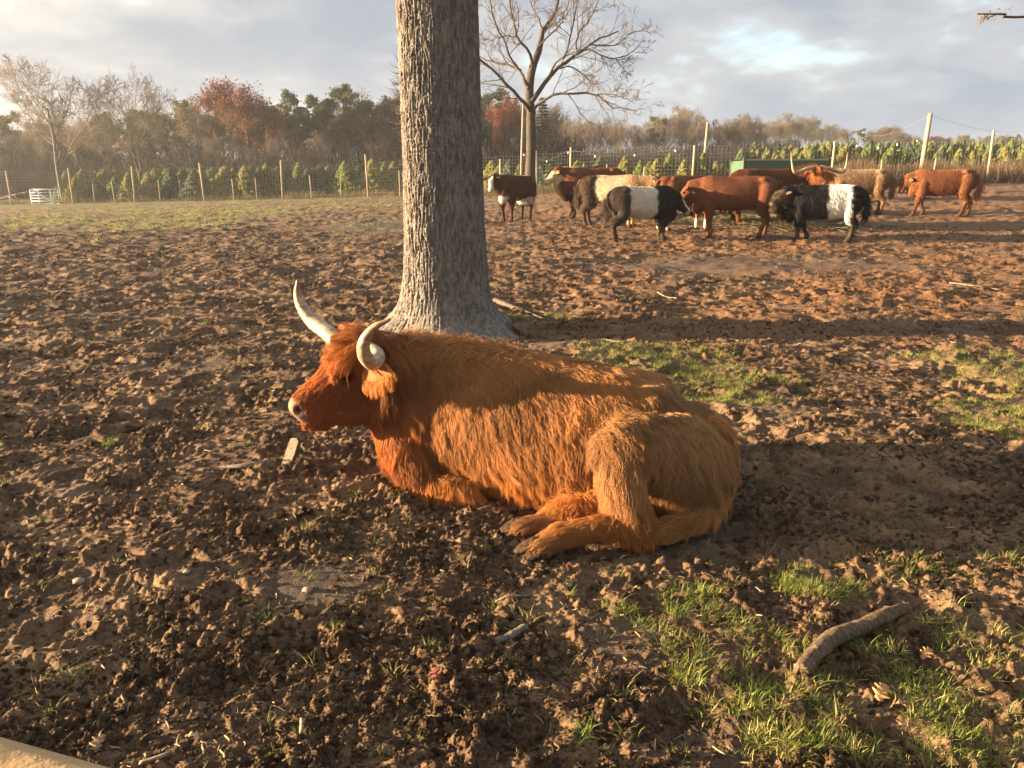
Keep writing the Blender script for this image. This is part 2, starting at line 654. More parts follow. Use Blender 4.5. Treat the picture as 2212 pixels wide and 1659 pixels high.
# ---------------------------------------------------------------- scattered stuff through geometry nodes
def scatter(name, pos, rot, scl, idx, sources, label, cat):
    """one object: sources instanced on points"""
    me = bpy.data.meshes.new(name)
    n = len(pos)
    me.vertices.add(n); me.vertices.foreach_set('co', np.asarray(pos, np.float32).ravel())
    a = me.attributes.new('rot', 'FLOAT_VECTOR', 'POINT'); a.data.foreach_set('vector', np.asarray(rot, np.float32).ravel())
    a = me.attributes.new('scl', 'FLOAT_VECTOR', 'POINT'); a.data.foreach_set('vector', np.asarray(scl, np.float32).ravel())
    a = me.attributes.new('idx', 'INT', 'POINT'); a.data.foreach_set('value', np.asarray(idx, np.int32))
    o = link(name, me)
    src = bpy.data.collections.new(name + '_source')
    for q, s in enumerate(sources):
        so = bpy.data.objects.new(name + '_piece', s)
        src.objects.link(so)
    ng = bpy.data.node_groups.new(name, 'GeometryNodeTree')
    ng.interface.new_socket('Geometry', in_out='INPUT', socket_type='NodeSocketGeometry')
    ng.interface.new_socket('Geometry', in_out='OUTPUT', socket_type='NodeSocketGeometry')
    N = ng.nodes; L = ng.links
    gi = N.new('NodeGroupInput'); go = N.new('NodeGroupOutput')
    ci = N.new('GeometryNodeCollectionInfo'); ci.inputs['Collection'].default_value = src
    ci.inputs['Separate Children'].default_value = True; ci.inputs['Reset Children'].default_value = True
    ip = N.new('GeometryNodeInstanceOnPoints'); ip.inputs['Pick Instance'].default_value = True

    def attr(nm, ty):
        nd = N.new('GeometryNodeInputNamedAttribute'); nd.data_type = ty; nd.inputs['Name'].default_value = nm
        return nd.outputs['Attribute']
    L.new(gi.outputs[0], ip.inputs['Points']); L.new(ci.outputs[0], ip.inputs['Instance'])
    L.new(attr('idx', 'INT'), ip.inputs['Instance Index'])
    L.new(attr('rot', 'FLOAT_VECTOR'), ip.inputs['Rotation'])
    L.new(attr('scl', 'FLOAT_VECTOR'), ip.inputs['Scale'])
    L.new(ip.outputs[0], go.inputs[0])
    md = o.modifiers.new('scatter', 'NODES'); md.node_group = ng
    tag(o, label, cat, kind='stuff')
    return o


def fan_points(n, r0, r1, half, rng, power=1.0):
    """random points in front of the camera place, denser close by"""
    u = rng.random(n)
    r = r0 * (r1 / r0) ** (u ** power)
    a = (rng.random(n) * 2 - 1) * half
    return r * np.sin(a), r * np.cos(a)
def clod_sources():
    out = []
    rng = np.random.default_rng(5)
    for k in range(7):
        bm = bmesh.new()
        bmesh.ops.create_icosphere(bm, subdivisions=2 if k < 3 else 1, radius=1.0)
        V = np.array([v.co for v in bm.verts])
        h = np.zeros(len(V))
        for o in range(3):
            f = 1.3 * 2.1 ** o
            d1 = rng.normal(size=3); d2 = rng.normal(size=3)
            h += (0.62 / 1.45 ** o) * np.abs(gnoise(V @ d1 * f + 9 * k, V @ d2 * f + o * 3, 7 + k)) * 2
        V = V * (0.45 + h)[:, None] * (0.6 + 0.8 * rng.random(3)) + 0.06 * rng.normal(size=V.shape)
        V[:, 2] *= 0.85
        F = np.array([[v.index for v in f.verts] for f in bm.faces]); bm.free()
        mb = MB(); mb.add(V * 0.72, F)
        for j in range(9):                       # crumbs stuck to it
            c = rng.normal(0, 0.55, 3) * [1, 1, 0.55]
            mb.add(V[:, rng.permutation(3)] * (0.16 + 0.30 * rng.random()) + c, F)
        out.append(mb.data('clod', MATS['clod'], k % 2 == 0))
    return out


def build_clods():
    m, T, out = mat_new('clod')
    tc = T.n('ShaderNodeTexCoord').outputs['Object']
    rnd = T.n('ShaderNodeObjectInfo').outputs['Random']
    n = T.noise(tc, 3.5, 5, 0.65)
    col = T.ramp(T.math('ADD', T.math('MULTIPLY', n, 0.55), T.math('MULTIPLY', rnd, 0.45)),
                 [(0.2, (0.052, 0.032, 0.020)), (0.5, (0.145, 0.090, 0.051)), (0.85, (0.31, 0.208, 0.118))])
    b = T.n('ShaderNodeBsdfPrincipled'); T.put(b.inputs['Base Color'], col)
    b.inputs['Roughness'].default_value = 0.95; b.inputs['Specular IOR Level'].default_value = 0.15
    bp = T.n('ShaderNodeBump', i_Strength=0.8, i_Distance=0.15, i_Height=n); T.put(b.inputs['Normal'], bp)
    T.put(out.inputs[0], b)
    rng = np.random.default_rng(11)
    x, y = fan_points(250000, 1.1, 24.0, 0.78, rng, 0.95)
    r = np.hypot(x, y)
    lump = sstep(-0.25, 0.45, fbm(x * 2.1, y * 2.4, 3, 51)) * 0.62 + 0.38
    lump *= sstep(-0.3, 0.25, fbm(x * 0.9, y * 1.1, 3, 57)) * 0.8 + 0.2
    keep = rng.random(len(x)) < lump * (1 - 0.85 * smooth_mud(x, y)) * (1 - 0.5 * grass_near(x, y))
    x, y, r = x[keep], y[keep], r[keep]
    s = 0.0028 + 0.015 * rng.random(len(x)) ** 4.0 + 0.0008 * r
    s *= np.where(rng.random(len(x)) < 0.008, 2.0, 1.0)
    z = ground_z(x, y) - s * 0.12
    rot = rng.random((len(x), 3)) * np.array([0.5, 0.5, 6.28])
    scl = s[:, None] * (0.75 + 0.5 * rng.random((len(x), 3)))
    scatter('mud_clods', np.stack([x, y, z], 1), rot, scl, rng.integers(0, 7, len(x)), clod_sources(),
            'small crumbled clods of brown mud scattered over the ground', 'clods')


def blade_mesh(rng, n, h, spread, w, name, mat, lean=0.6):
    """a tuft: n bent blades, four faces each"""
    mb = MB()
    for i in range(n):
        a = rng.random() * 6.283
        o = np.array([math.cos(a), math.sin(a), 0]) * spread * rng.random() ** 0.7
        a2 = a + rng.normal() * 0.9
        dr = np.array([math.cos(a2), math.sin(a2), 0])
        pr = np.array([-math.sin(a2), math.cos(a2), 0])
        hh = h * (0.45 + 0.75 * rng.random()); ln = lean * (0.3 + rng.random())
        pts = []
        for t in (0, 0.35, 0.7, 1.0):
            p = o + dr * hh * ln * t * t + np.array([0, 0, 1]) * hh * t * (1 - 0.25 * ln * t)
            ww = w * (1 - 0.75 * t) * (0.7 + 0.6 * rng.random())
            pts += [p - pr * ww, p + pr * ww]
        mb.add(np.array(pts), np.array([[0, 1, 3, 2], [2, 3, 5, 4], [4, 5, 7, 6]]))
    return mb.data(name, mat)


def leafy_mat(name, stops, trans=0.35, rough=0.6):
    m, T, out = mat_new(name)
    rnd = T.n('ShaderNodeObjectInfo').outputs['Random']
    geo = T.n('ShaderNodeNewGeometry')
    isl = geo.outputs['Random Per Island']
    f = T.math('ADD', T.math('MULTIPLY', rnd, 0.5), T.math('MULTIPLY', isl, 0.5))
    col = T.ramp(f, stops)
    b = T.n('ShaderNodeBsdfPrincipled'); T.put(b.inputs['Base Color'], col)
    b.inputs['Roughness'].default_value = rough; b.inputs['Specular IOR Level'].default_value = 0.2
    tr = T.n('ShaderNodeBsdfTranslucent'); T.put(tr.inputs[0], col)
    mx = T.n('ShaderNodeMixShader', i_0=trans, i_1=b.outputs[0], i_2=tr.outputs[0])
    T.put(out.inputs[0], mx)
    return m


def build_grass():
    leafy_mat('grass', [(0.1, (0.08, 0.13, 0.024)), (0.4, (0.19, 0.24, 0.048)), (0.7, (0.34, 0.33, 0.09)), (0.95, (0.50, 0.40, 0.19))])
    leafy_mat('straw', [(0.1, (0.16, 0.10, 0.05)), (0.5, (0.36, 0.26, 0.14)), (0.9, (0.58, 0.46, 0.28))], 0.15)
    rng = np.random.default_rng(21)
    src = [blade_mesh(rng, 14, 0.042, 0.035, 0.0015, 'grass_tuft', MATS['grass'], 1.1) for _ in range(5)]
    # lawn-like patches
    x, y = fan_points(260000, 1.6, 11.0, 0.78, rng, 1.0)
    g = grass_near(x, y)
    keep = rng.random(len(x)) < g * 0.34 * (0.03 + 0.97 * sstep(-0.3, 0.3, fbm(x * 5, y * 5, 3, 91)))
    x, y = x[keep], y[keep]
    # single stray tufts over the mud
    x2, y2 = fan_points(420, 1.8, 12.0, 0.78, rng)
    x = np.concatenate([x, x2]); y = np.concatenate([y, y2])
    s = 0.55 + 0.6 * rng.random(len(x))
    rot = np.stack([rng.normal(0, 0.15, len(x)), rng.normal(0, 0.15, len(x)), rng.random(len(x)) * 6.28], 1)
    scatter('grass', np.stack([x, y, ground_z(x, y) - 0.004], 1), rot, np.repeat(s[:, None], 3, 1), rng.integers(0, 5, len(x)), src,
            'short green grass growing in thin patches on the mud', 'grass')
    # far left thin sward
    x, y = fan_points(60000, 14, 52, 0.78, rng, 0.8)
    keep = rng.random(len(x)) < grass_far(x, y) * 0.33
    x, y = x[keep], y[keep]
    s = 1.0 + 1.0 * rng.random(len(x))
    rot = np.stack([rng.normal(0, 0.2, len(x)), rng.normal(0, 0.2, len(x)), rng.random(len(x)) * 6.28], 1)
    src2 = [blade_mesh(rng, 12, 0.045, 0.09, 0.003, 'sward_tuft', MATS['grass'], 0.9) for _ in range(4)]
    scatter('sward', np.stack([x, y, ground_z(x, y) - 0.004], 1), rot, np.repeat(s[:, None], 3, 1), rng.integers(0, 4, len(x)), src2,
            'thin yellow green grass on the far left of the paddock', 'grass')
    # straw, chips and dead stems
    stem = []
    for k in range(6):
        mb = MB()
        L = 1.0
        b = rng.normal(0, 0.09, (2, 3)); b[:, 2] = np.abs(b[:, 2]) * 0.7
        pts = catmull([(-0.5, 0, 0), (-0.15, b[0, 1], b[0, 2]), (0.2, b[1, 1], b[1, 2]), (0.5, 0, 0.02)], 6)
        mb.tube(pts, [0.03, 0.03, 0.028, 0.026, 0.022, 0.016] if k < 4 else [0.05, 0.09, 0.10, 0.09, 0.08, 0.03], 4)
        stem.append(mb.data('stem', MATS['straw']))
    x, y = fan_points(30000, 1.2, 24.0, 0.78, rng, 0.95)
    dens = 0.14 + 0.28 * sstep(-0.2, 0.4, fbm(x * 1.3, y * 1.3, 3, 95)) + 0.7 * mulch(x, y)
    k = rng.random(len(x)) < dens
    x, y = x[k], y[k]; r = np.hypot(x, y)
    s = (0.012 + 0.055 * rng.random(len(x)) ** 2.5) * (0.8 + 0.10 * r)
    rot = np.stack([rng.normal(0, 0.25, len(x)), rng.normal(0, 0.3, len(x)), rng.random(len(x)) * 6.28], 1)
    scl = np.stack([s * 0.85, np.minimum(s, 0.032), np.minimum(s, 0.032)], 1)
    scatter('straw', np.stack([x, y, ground_z(x, y) + 0.006], 1), rot, scl, rng.integers(0, 6, len(x)), stem,
            'bits of pale straw, chips and dead stems on the mud', 'straw')


if 'clods' not in SKIP:
    build_clods()
    build_grass()
# ------------------------------------------------------------------ animal modelling helpers
def ellipse_ring(c, a, b, sides=20, p=2.3):
    """ring round c spanned by half axes a and b (vectors), slightly squared"""
    t = np.arange(sides) * 2 * math.pi / sides
    ca, sa = np.cos(t), np.sin(t)
    ca = np.sign(ca) * np.abs(ca) ** (2 / p); sa = np.sign(sa) * np.abs(sa) ** (2 / p)
    return np.asarray(c) + ca[:, None] * np.asarray(a) + sa[:, None] * np.asarray(b)


def loft(mb, rings):
    n = len(rings); k = len(rings[0])
    V = np.concatenate(rings + [[rings[0].mean(0)], [rings[-1].mean(0)]])
    i = np.arange(n - 1)[:, None] * k; j = np.arange(k)[None]; j2 = (j + 1) % k
    F = np.stack([i + j, i + j2, i + k + j2, i + k + j], -1).reshape(-1, 4)
    jj = np.arange(k); jn = (jj + 1) % k
    C = np.concatenate([np.stack([jn, jj, np.full(k, n * k)], 1), np.stack([(n - 1) * k + jj, (n - 1) * k + jn, np.full(k, n * k + 1)], 1)])
    mb.F4.append(F + mb.n); mb.F3.append(C + mb.n); mb.V.append(V); mb.n += len(V)


def limb(mb, pts, rad, flat=1.0, sides=12, n=None):
    """tapered limb through points, closed with rounded ends"""
    pts = np.asarray(pts, float); rad = np.asarray(rad, float)
    q = catmull(np.concatenate([pts, rad[:, None]], 1), n or len(pts) * 4)
    p, r = q[:, :3], q[:, 3]
    d0 = p[0] - p[1]; d0 /= np.linalg.norm(d0); d1 = p[-1] - p[-2]; d1 /= np.linalg.norm(d1)
    p = np.concatenate([[p[0] + d0 * r[0] * 0.9], [p[0] + d0 * r[0] * 0.5], p, [p[-1] + d1 * r[-1] * 0.5], [p[-1] + d1 * r[-1] * 0.9]])
    r = np.concatenate([[r[0] * 0.35], [r[0] * 0.82], r, [r[-1] * 0.82], [r[-1] * 0.35]])
    mb.tube(p, r, sides)


def ellipsoid(mb, c, axes, seg=16):
    """axes: 3 half-axis vectors"""
    bm = bmesh.new(); bmesh.ops.create_icosphere(bm, subdivisions=3, radius=1.0)
    V = np.array([v.co for v in bm.verts]); F = np.array([[v.index for v in f.verts] for f in bm.faces]); bm.free()
    mb.add(np.asarray(c) + V @ np.asarray(axes, float), F)


def skin(mb, voxel, smooth=8, factor=0.5):
    """unite everything collected into one continuous surface; returns vertices, triangles, normals"""
    me = mb.data('skin_tmp', None)
    o = bpy.data.objects.new('skin_tmp', me); COL.objects.link(o)
    m = o.modifiers.new('r', 'REMESH'); m.mode = 'VOXEL'; m.voxel_size = voxel; m.adaptivity = 0
    m = o.modifiers.new('s', 'SMOOTH'); m.iterations = smooth; m.factor = factor
    dg = bpy.context.evaluated_depsgraph_get()
    ev = o.evaluated_get(dg); em = ev.to_mesh()
    em.calc_loop_triangles()
    V = np.empty(len(em.vertices) * 3, np.float32); em.vertices.foreach_get('co', V); V = V.reshape(-1, 3).astype(float)
    Tn = np.empty(len(em.loop_triangles) * 3, np.int32); em.loop_triangles.foreach_get('vertices', Tn); Tn = Tn.reshape(-1, 3)
    Q = [tuple(p.vertices) for p in em.polygons if len(p.vertices) == 4]
    Q3 = [tuple(p.vertices) for p in em.polygons if len(p.vertices) == 3]
    ev.to_mesh_clear()
    bpy.data.objects.remove(o); bpy.data.meshes.remove(me)
    fn = np.cross(V[Tn[:, 1]] - V[Tn[:, 0]], V[Tn[:, 2]] - V[Tn[:, 0]])
    N = np.zeros_like(V)
    for i in range(3): np.add.at(N, Tn[:, i], fn)
    N /= np.linalg.norm(N, axis=1)[:, None] + 1e-12
    faces = [np.array(x) for x in (Q, Q3) if x]
    return V, Tn, N, faces


def unit(v):
    v = np.asarray(v, float)
    return v / (np.linalg.norm(v, axis=-1, keepdims=True) + 1e-12)


def sample_surface(V, Tn, N, n, rng, weight=None):
    a = np.linalg.norm(np.cross(V[Tn[:, 1]] - V[Tn[:, 0]], V[Tn[:, 2]] - V[Tn[:, 0]]), axis=1)
    if weight is not None: a = a * weight[Tn].mean(1)
    c = np.cumsum(a); f = np.searchsorted(c, rng.random(n) * c[-1])
    u, v = rng.random(n), rng.random(n)
    fl = u + v > 1; u = np.where(fl, 1 - u, u); v = np.where(fl, 1 - v, v)
    w = 1 - u - v
    t = Tn[f]
    mixv = lambda A: A[t[:, 0]] * w[:, None] + A[t[:, 1]] * u[:, None] + A[t[:, 2]] * v[:, None]
    return mixv(V), unit(mixv(N))


def grow(p, nrm, dirn, length, rng, K=7, lift=0.35, droop=0.25, wave=0.12, clump=0.5, cell=0.035, wfreq=3.0):
    """strands from roots p: leave the skin by lift, lie along dirn, droop, wave, clump together"""
    n = len(p)
    tang = dirn - nrm * np.sum(dirn * nrm, 1, keepdims=True)
    tang = unit(tang + 0.12 * rng.normal(size=(n, 3)))
    t = np.linspace(0, 1, K)[None, :, None]
    L = length[:, None, None]
    side = unit(np.cross(nrm, tang))
    lf = np.asarray(lift) if np.ndim(lift) == 0 else np.asarray(lift)[:, None, None]
    body = tang[:, None] * t + nrm[:, None] * lf * (t - 0.55 * t ** 2)
    body = body + np.array([0, 0, -1.0]) * droop * t ** 2
    ph = rng.random(n)[:, None, None] * 6.283
    body = body + side[:, None] * wave * np.sin(wfreq * t * 3 + ph) * t + nrm[:, None] * wave * 0.35 * np.sin(wfreq * 1.3 * t * 3 + ph * 1.7) * t
    pts = p[:, None] + body * L
    if clump:
        key = np.floor(p / cell + 0.7 * np.sin(p[:, [1, 2, 0]] / cell * 0.37)).astype(np.int64)
        k = (key[:, 0] * 73856093) ^ (key[:, 1] * 19349663) ^ (key[:, 2] * 83492791)
        u, first, inv = np.unique(k, return_index=True, return_inverse=True)
        lead = pts[first][inv]
        c = clump * (0.5 + rng.random(n))[:, None, None] * t ** 1.3
        pts = pts * (1 - c) + (lead + 0.25 * (pts[:, :1] - lead[:, :1])) * c
    return pts


def horn_mesh(name, ctrl, mat, parent, org, tipdark=True, sides=16, n=40):
    """horn through control points (x, y, z, radius)"""
    q = catmull(ctrl, n)
    mb = MB()
    p = q[:, :3] - org; r = np.maximum(q[:, 3], 0.002)
    r = r * (1 + 0.02 * np.sin(np.arange(n) * 1.9) * np.linspace(1, 0, n))
    p = np.concatenate([p, [p[-1] + unit(p[-1] - p[-2]) * r[-1] * 0.8]]); r = np.append(r, r[-1] * 0.3)
    mb.tube(p, r, sides)
    V = np.concatenate(mb.V)
    tt = np.concatenate([np.repeat(np.linspace(0, 1, len(p)), sides), [0, 1]])
    base = np.array([0.46, 0.37, 0.25]); midc = np.array([0.44, 0.32, 0.20]); tip = np.array([0.30, 0.16, 0.10])
    col = np.where(tt[:, None] < 0.6, base + (midc - base) * (tt / 0.6)[:, None], midc + (tip - midc) * ((tt - 0.6) / 0.4)[:, None])
    return link(name, mb.data(name, mat, True, col), parent)


def horn_material():
    m, T, out = mat_new('horn')
    tc = T.n('ShaderNodeTexCoord').outputs['Object']
    c = T.n('ShaderNodeAttribute', attribute_name='Col').outputs['Color']
    n = T.noise(T.vmath('MULTIPLY', tc, (1, 1, 2.5)), 22, 5, 0.65)
    n2 = T.noise(tc, 90, 3, 0.6)
    k = T.maprange(n, 0.32, 0.66, 0.42, 1.12)
    cc = T.vmath('MULTIPLY', c, T.n('ShaderNodeCombineXYZ', i_0=k, i_1=k, i_2=k))
    b = T.n('ShaderNodeBsdfPrincipled'); T.put(b.inputs['Base Color'], cc)
    b.inputs['Roughness'].default_value = 0.42
    b.inputs['Subsurface Weight'].default_value = 0.0
    bp = T.n('ShaderNodeBump', i_Strength=0.6, i_Distance=0.005, i_Height=T.math('ADD', n2, n)); T.put(b.inputs['Normal'], bp)
    T.put(out.inputs[0], b)


horn_material()
simple_mat('hide', (0.3, 0.13, 0.05), 0.9, 0.25, 30, 0.3, 0.1, attr=True)
simple_mat('hoof', (0.055, 0.036, 0.025), 0.95, 0.8, 45, 0.8, 0.05)
simple_mat('nose', (0.42, 0.25, 0.19), 0.45, 0.2, 60, 0.25, 0.5, attr=True)
simple_mat('eye', (0.02, 0.012, 0.008), 0.15, 0.1, 10, 0, 0.5)
hair_mat('fur', None, 0.38, 0.55, 0.28)
# ------------------------------------------------------------------ the lying highland cow
def build_main_cow():
    rng = np.random.default_rng(3)
    O = np.array([-0.55, 4.06, 0.0])
    ax = np.array([0.954, -0.30, 0.0]); ax /= np.linalg.norm(ax)      # along the body, head to rump
    la = np.array([ax[1], -ax[0], 0.0])                               # towards the near flank
    UP = np.array([0, 0, 1.0])

    def L(s, l, z):
        return O + ax * s + la * l + UP * z
    root = empty('highland_cow', tuple(L(0.6, 0.05, 0)))
    org = np.array(root.location)
    tag(root, 'shaggy ginger highland cow with long horns lying in front of the big tree', 'cow')

    mb = MB()
    # trunk: (s, top, bottom, half width, centre offset to the near side)
    st = [(-0.09, 0.50, 0.16, 0.11, 0.05), (-0.05, 0.62, 0.08, 0.19, 0.05), (0.02, 0.69, 0.03, 0.25, 0.04), (0.10, 0.725, 0.0, 0.295, 0.02),
          (0.22, 0.735, 0.02, 0.33, 0.0), (0.45, 0.715, 0.03, 0.375, 0.0), (0.72, 0.685, -0.03, 0.405, 0.0),
          (0.98, 0.655, -0.03, 0.40, 0.0), (1.18, 0.635, -0.03, 0.37, 0.0), (1.34, 0.575, -0.03, 0.33, 0.0),
          (1.48, 0.475, -0.03, 0.29, 0.0), (1.58, 0.405, -0.02, 0.24, 0.0), (1.65, 0.34, 0.02, 0.17, 0.0), (1.69, 0.27, 0.08, 0.09, 0.0)]
    rings = []
    for s, zt, zb, hw, off in st:
        c = L(s, off, (zt + zb) / 2)
        rg = ellipse_ring(c, la * hw, UP * (zt - zb) / 2, 28, 2.35)
        # narrower towards the spine
        k = np.clip((rg[:, 2] - zb) / (zt - zb), 0, 1)
        q = rg - c
        lat = q @ la
        rg = rg - la * (lat * 0.34 * k ** 2.2)[:, None]
        rings.append(rg)
    loft(mb, rings)
    # hooks of the pelvis, shoulder blade
    ellipsoid(mb, L(1.27, 0.08, 0.545), [ax * 0.08, la * 0.09, UP * 0.06])
    ellipsoid(mb, L(1.27, -0.14, 0.53), [ax * 0.10, la * 0.12, UP * 0.055])
    ellipsoid(mb, L(0.10, 0.20, 0.38), [ax * 0.18, la * 0.14, UP * 0.25])
    ellipsoid(mb, L(0.04, 0.12, 0.22), [ax * 0.14, la * 0.19, UP * 0.22])
    # haunch
    ellipsoid(mb, L(1.40, 0.17, 0.25), [ax * 0.29, la * 0.21, UP * 0.25])
    ellipsoid(mb, L(1.42, -0.15, 0.22), [ax * 0.28, la * 0.2, UP * 0.24])
    # near hind leg: thigh, shank, hock on the ground, cannon forward to the hoof
    hip = L(1.38, 0.22, 0.28); stifle = P(1336, 966, 3.26); hock = P(1372, 1125, 3.13)
    limb(mb, [hip, (hip + stifle) / 2 + UP * 0.03, stifle], [0.17, 0.145, 0.108])
    limb(mb, [stifle, stifle * 0.55 + hock * 0.45 + np.array([-0.02, -0.03, 0]), hock], [0.112, 0.085, 0.062])
    fet = P(1205, 1158, 3.06)
    limb(mb, [hock + UP * -0.01, (hock + fet) / 2 + UP * 0.005, fet], [0.066, 0.052, 0.054])
    pas = P(1168, 1182, 3.02)
    limb(mb, [fet, (fet + pas) / 2, pas], [0.052, 0.048, 0.046])
    # far hind foot coming out under the belly
    f0 = P(1270, 1090, 3.34); f1 = P(1190, 1124, 3.24); f2 = P(1128, 1140, 3.20)
    limb(mb, [f0, f1, f2], [0.055, 0.042, 0.044])
    # near fore leg folded under
    el = L(0.12, 0.27, 0.19); kn = P(902, 1036, 3.68); ft = P(1003, 1058, 3.60)
    limb(mb, [L(0.02, 0.22, 0.32), el * 0.5 + kn * 0.5, kn], [0.13, 0.095, 0.068])
    limb(mb, [kn, (kn + ft) / 2 + UP * -0.005, ft], [0.062, 0.046, 0.044])
    limb(mb, [P(688, 894, 3.75), P(745, 890, 3.78), P(810, 880, 3.82)], [0.045, 0.062, 0.08])
    kn2 = L(0.02, -0.10, 0.09)
    limb(mb, [L(0.0, -0.2, 0.3), L(0.03, -0.15, 0.18), kn2], [0.12, 0.09, 0.065])
    # neck
    nk = [(L(0.16, 0.0, 0.44), 0.28, 0.22), (P(890, 838, 3.96), 0.27, 0.21), (P(850, 836, 3.88), 0.255, 0.185), (P(812, 826, 3.82), 0.225, 0.15)]
    nd = unit(nk[-1][0] - nk[0][0])
    nl = unit(np.cross(nd, UP)); nu = np.cross(nl, nd)
    loft(mb, [ellipse_ring(c, nl * hw, nu * hh, 20, 2.2) for c, hh, hw in nk])
    # dewlap and throat
    limb(mb, [P(800, 880, 3.80), P(885, 905, 3.84), P(926, 960, 3.84), P(940, 1010, 3.84)], [0.075, 0.12, 0.13, 0.12])
    # head
    poll = P(768, 722, 3.84); nose = P(620, 872, 3.72)
    fd = unit(nose - poll); HL = np.linalg.norm(nose - poll)
    lat = np.array([-0.36, 0.93, 0.0]); lat = unit(lat - fd * (lat @ fd))     # towards the far side
    dor = unit(np.cross(lat, fd));
    if dor[2] < 0: dor = -dor
    hs = [(-0.14, -0.06, 0.17, 0.085), (-0.02, 0.0, 0.26, 0.112), (0.14, 0.012, 0.34, 0.122), (0.30, 0.008, 0.40, 0.122), (0.44, -0.002, 0.40, 0.105),
          (0.58, -0.004, 0.35, 0.088), (0.72, -0.002, 0.275, 0.080), (0.84, 0.004, 0.243, 0.088), (0.93, 0.006, 0.226, 0.089), (0.99, 0.000, 0.203, 0.081), (1.04, -0.024, 0.160, 0.062)]
    loft(mb, [ellipse_ring(poll + fd * HL * t + dor * (do - vd) / 2 , lat * hw, dor * (do + vd) / 2, 20, 2.25) for t, do, vd, hw in hs])
    # brow ridges, cheeks, lower lip, nostril wings
    for sg in (-1, 1):
        ellipsoid(mb, poll + fd * HL * 0.30 + dor * -0.035 + lat * sg * 0.105, [fd * 0.06, lat * 0.030, dor * 0.032])
        ellipsoid(mb, poll + fd * HL * 0.36 + dor * -0.20 + lat * sg * 0.075, [fd * 0.12, lat * 0.045, dor * 0.085])
        ellipsoid(mb, poll + fd * HL * 0.94 + dor * -0.045 + lat * sg * 0.052, [fd * 0.045, lat * 0.026, dor * 0.038])
    ellipsoid(mb, poll + fd * HL * 0.84 + dor * -0.215, [fd * 0.07, lat * 0.055, dor * 0.03])
    V, Tn, N, faces = skin(mb, 0.0135, 7, 0.5)
    eyec = poll + fd * HL * 0.35 + dor * -0.085 - lat * 0.118

    # ---- regions
    def hcoord(p):
        q = p - poll
        return q @ fd / HL, q @ lat, q @ dor

    def lcoord(p):
        q = p - O
        return q @ ax, q @ la, p[:, 2]

    def is_head(p):
        t, l, d = hcoord(p)
        return sstep(-0.12, 0.06, t) * sstep(0.2, 0.16, np.abs(l)) * sstep(-0.42, -0.36, d)

    def nose_mask(p):
        t, l, d = hcoord(p)
        return sstep(0.86, 0.92, t + 0.25 * (d + 0.03)) * sstep(-0.13, -0.10, d)

    def bare(p):                                     # bare pink skin beside the tail
        c = P(1535, 1020, 3.42)
        q = p - c
        return sstep(1.0, 0.7, np.sqrt((q[:, 0] / 0.075) ** 2 + (q[:, 1] / 0.13) ** 2 + (q[:, 2] / 0.12) ** 2))

    def coat(p):
        s, l, z = lcoord(p)
        n1 = fbm(s * 3.2 + l * 1.5, z * 4.0, 3, 7)[:, None]
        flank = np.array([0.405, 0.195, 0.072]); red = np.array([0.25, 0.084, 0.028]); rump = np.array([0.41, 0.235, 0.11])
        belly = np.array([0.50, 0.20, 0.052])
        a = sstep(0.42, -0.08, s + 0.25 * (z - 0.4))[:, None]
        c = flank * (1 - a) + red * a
        b = (sstep(1.0, 1.5, s) * sstep(0.0, 0.2, z))[:, None]; c = c * (1 - b) + rump * b
        b = (sstep(0.30, 0.12, z) * (1 - a[:, 0]))[:, None]; c = c * (1 - b * 0.7) + belly * b * 0.7
        h = is_head(p)[:, None]; c = c * (1 - h) + np.array([0.28, 0.092, 0.031]) * h
        eye = np.linalg.norm(p - eyec, axis=1)[:, None]
        c = c * (0.30 + 0.70 * sstep(0.02, 0.06, eye))
        # mud-stained feet
        ft = sstep(0.15, 0.07, z) * sstep(1.25, 0.9, s) * sstep(0.50, 0.6, l)
        c = c * (1 - 0.55 * ft[:, None]) + np.array([0.20, 0.13, 0.075]) * 0.55 * ft[:, None]
        return c * (1 + 0.5 * n1)

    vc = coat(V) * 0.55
    nm = nose_mask(V)[:, None]
    tt, ll, dd = hcoord(V)
    nostril = sstep(1.0, 0.55, np.sqrt(((tt - 0.955) / 0.045) ** 2 + ((np.abs(ll) - 0.066) / 0.022) ** 2 + ((dd + 0.045) / 0.024) ** 2))[:, None]
    V = V - N * nostril * 0.016
    pink = np.array([0.24, 0.135, 0.095])
    vc = vc * (1 - nm) + pink * nm
    vc = vc * (1 - nostril) + np.array([0.035, 0.018, 0.014]) * nostril
    bm_ = bare(V)[:, None]
    vc = vc * (1 - bm_) + np.array([0.42, 0.27, 0.22]) * bm_
    body = link('body', mesh_data('body', V - org, faces, MATS['hide'], True, vc), root)

    # ---- coat
    wgt = 1 - np.maximum(nm[:, 0], bm_[:, 0]) * 0.97
    wgt = wgt * np.where(V[:, 2] < 0.012, 0.1, 1.0)
    near = sstep(-0.15, 0.05, (V - O) @ la)
    wgt = wgt * (0.55 + 0.45 * near)
    n = 230000
    p, nr = sample_surface(V, Tn, N, n, rng, wgt)
    s, l, z = lcoord(p)
    head = is_head(p)
    flow = ax * 0.55 - UP * 0.95 + la * 0.10 * np.sign(l)[:, None]
    top = sstep(0.55, 0.9, nr[:, 2])[:, None]
    flow = flow * (1 - top) + top * (ax * 0.8 + la * np.sign(l)[:, None] * 0.55)
    # thigh whorl and shank
    hh = fd * 0.9 - UP * 0.35
    flow = flow * (1 - head[:, None]) + hh * head[:, None]
    foot = sstep(0.19, 0.14, z) * sstep(1.32, 1.22, s) * sstep(0.50, 0.56, l)
    flow = flow * (1 - foot[:, None]) + foot[:, None] * (np.array([-1.0, -0.2, -0.25]))
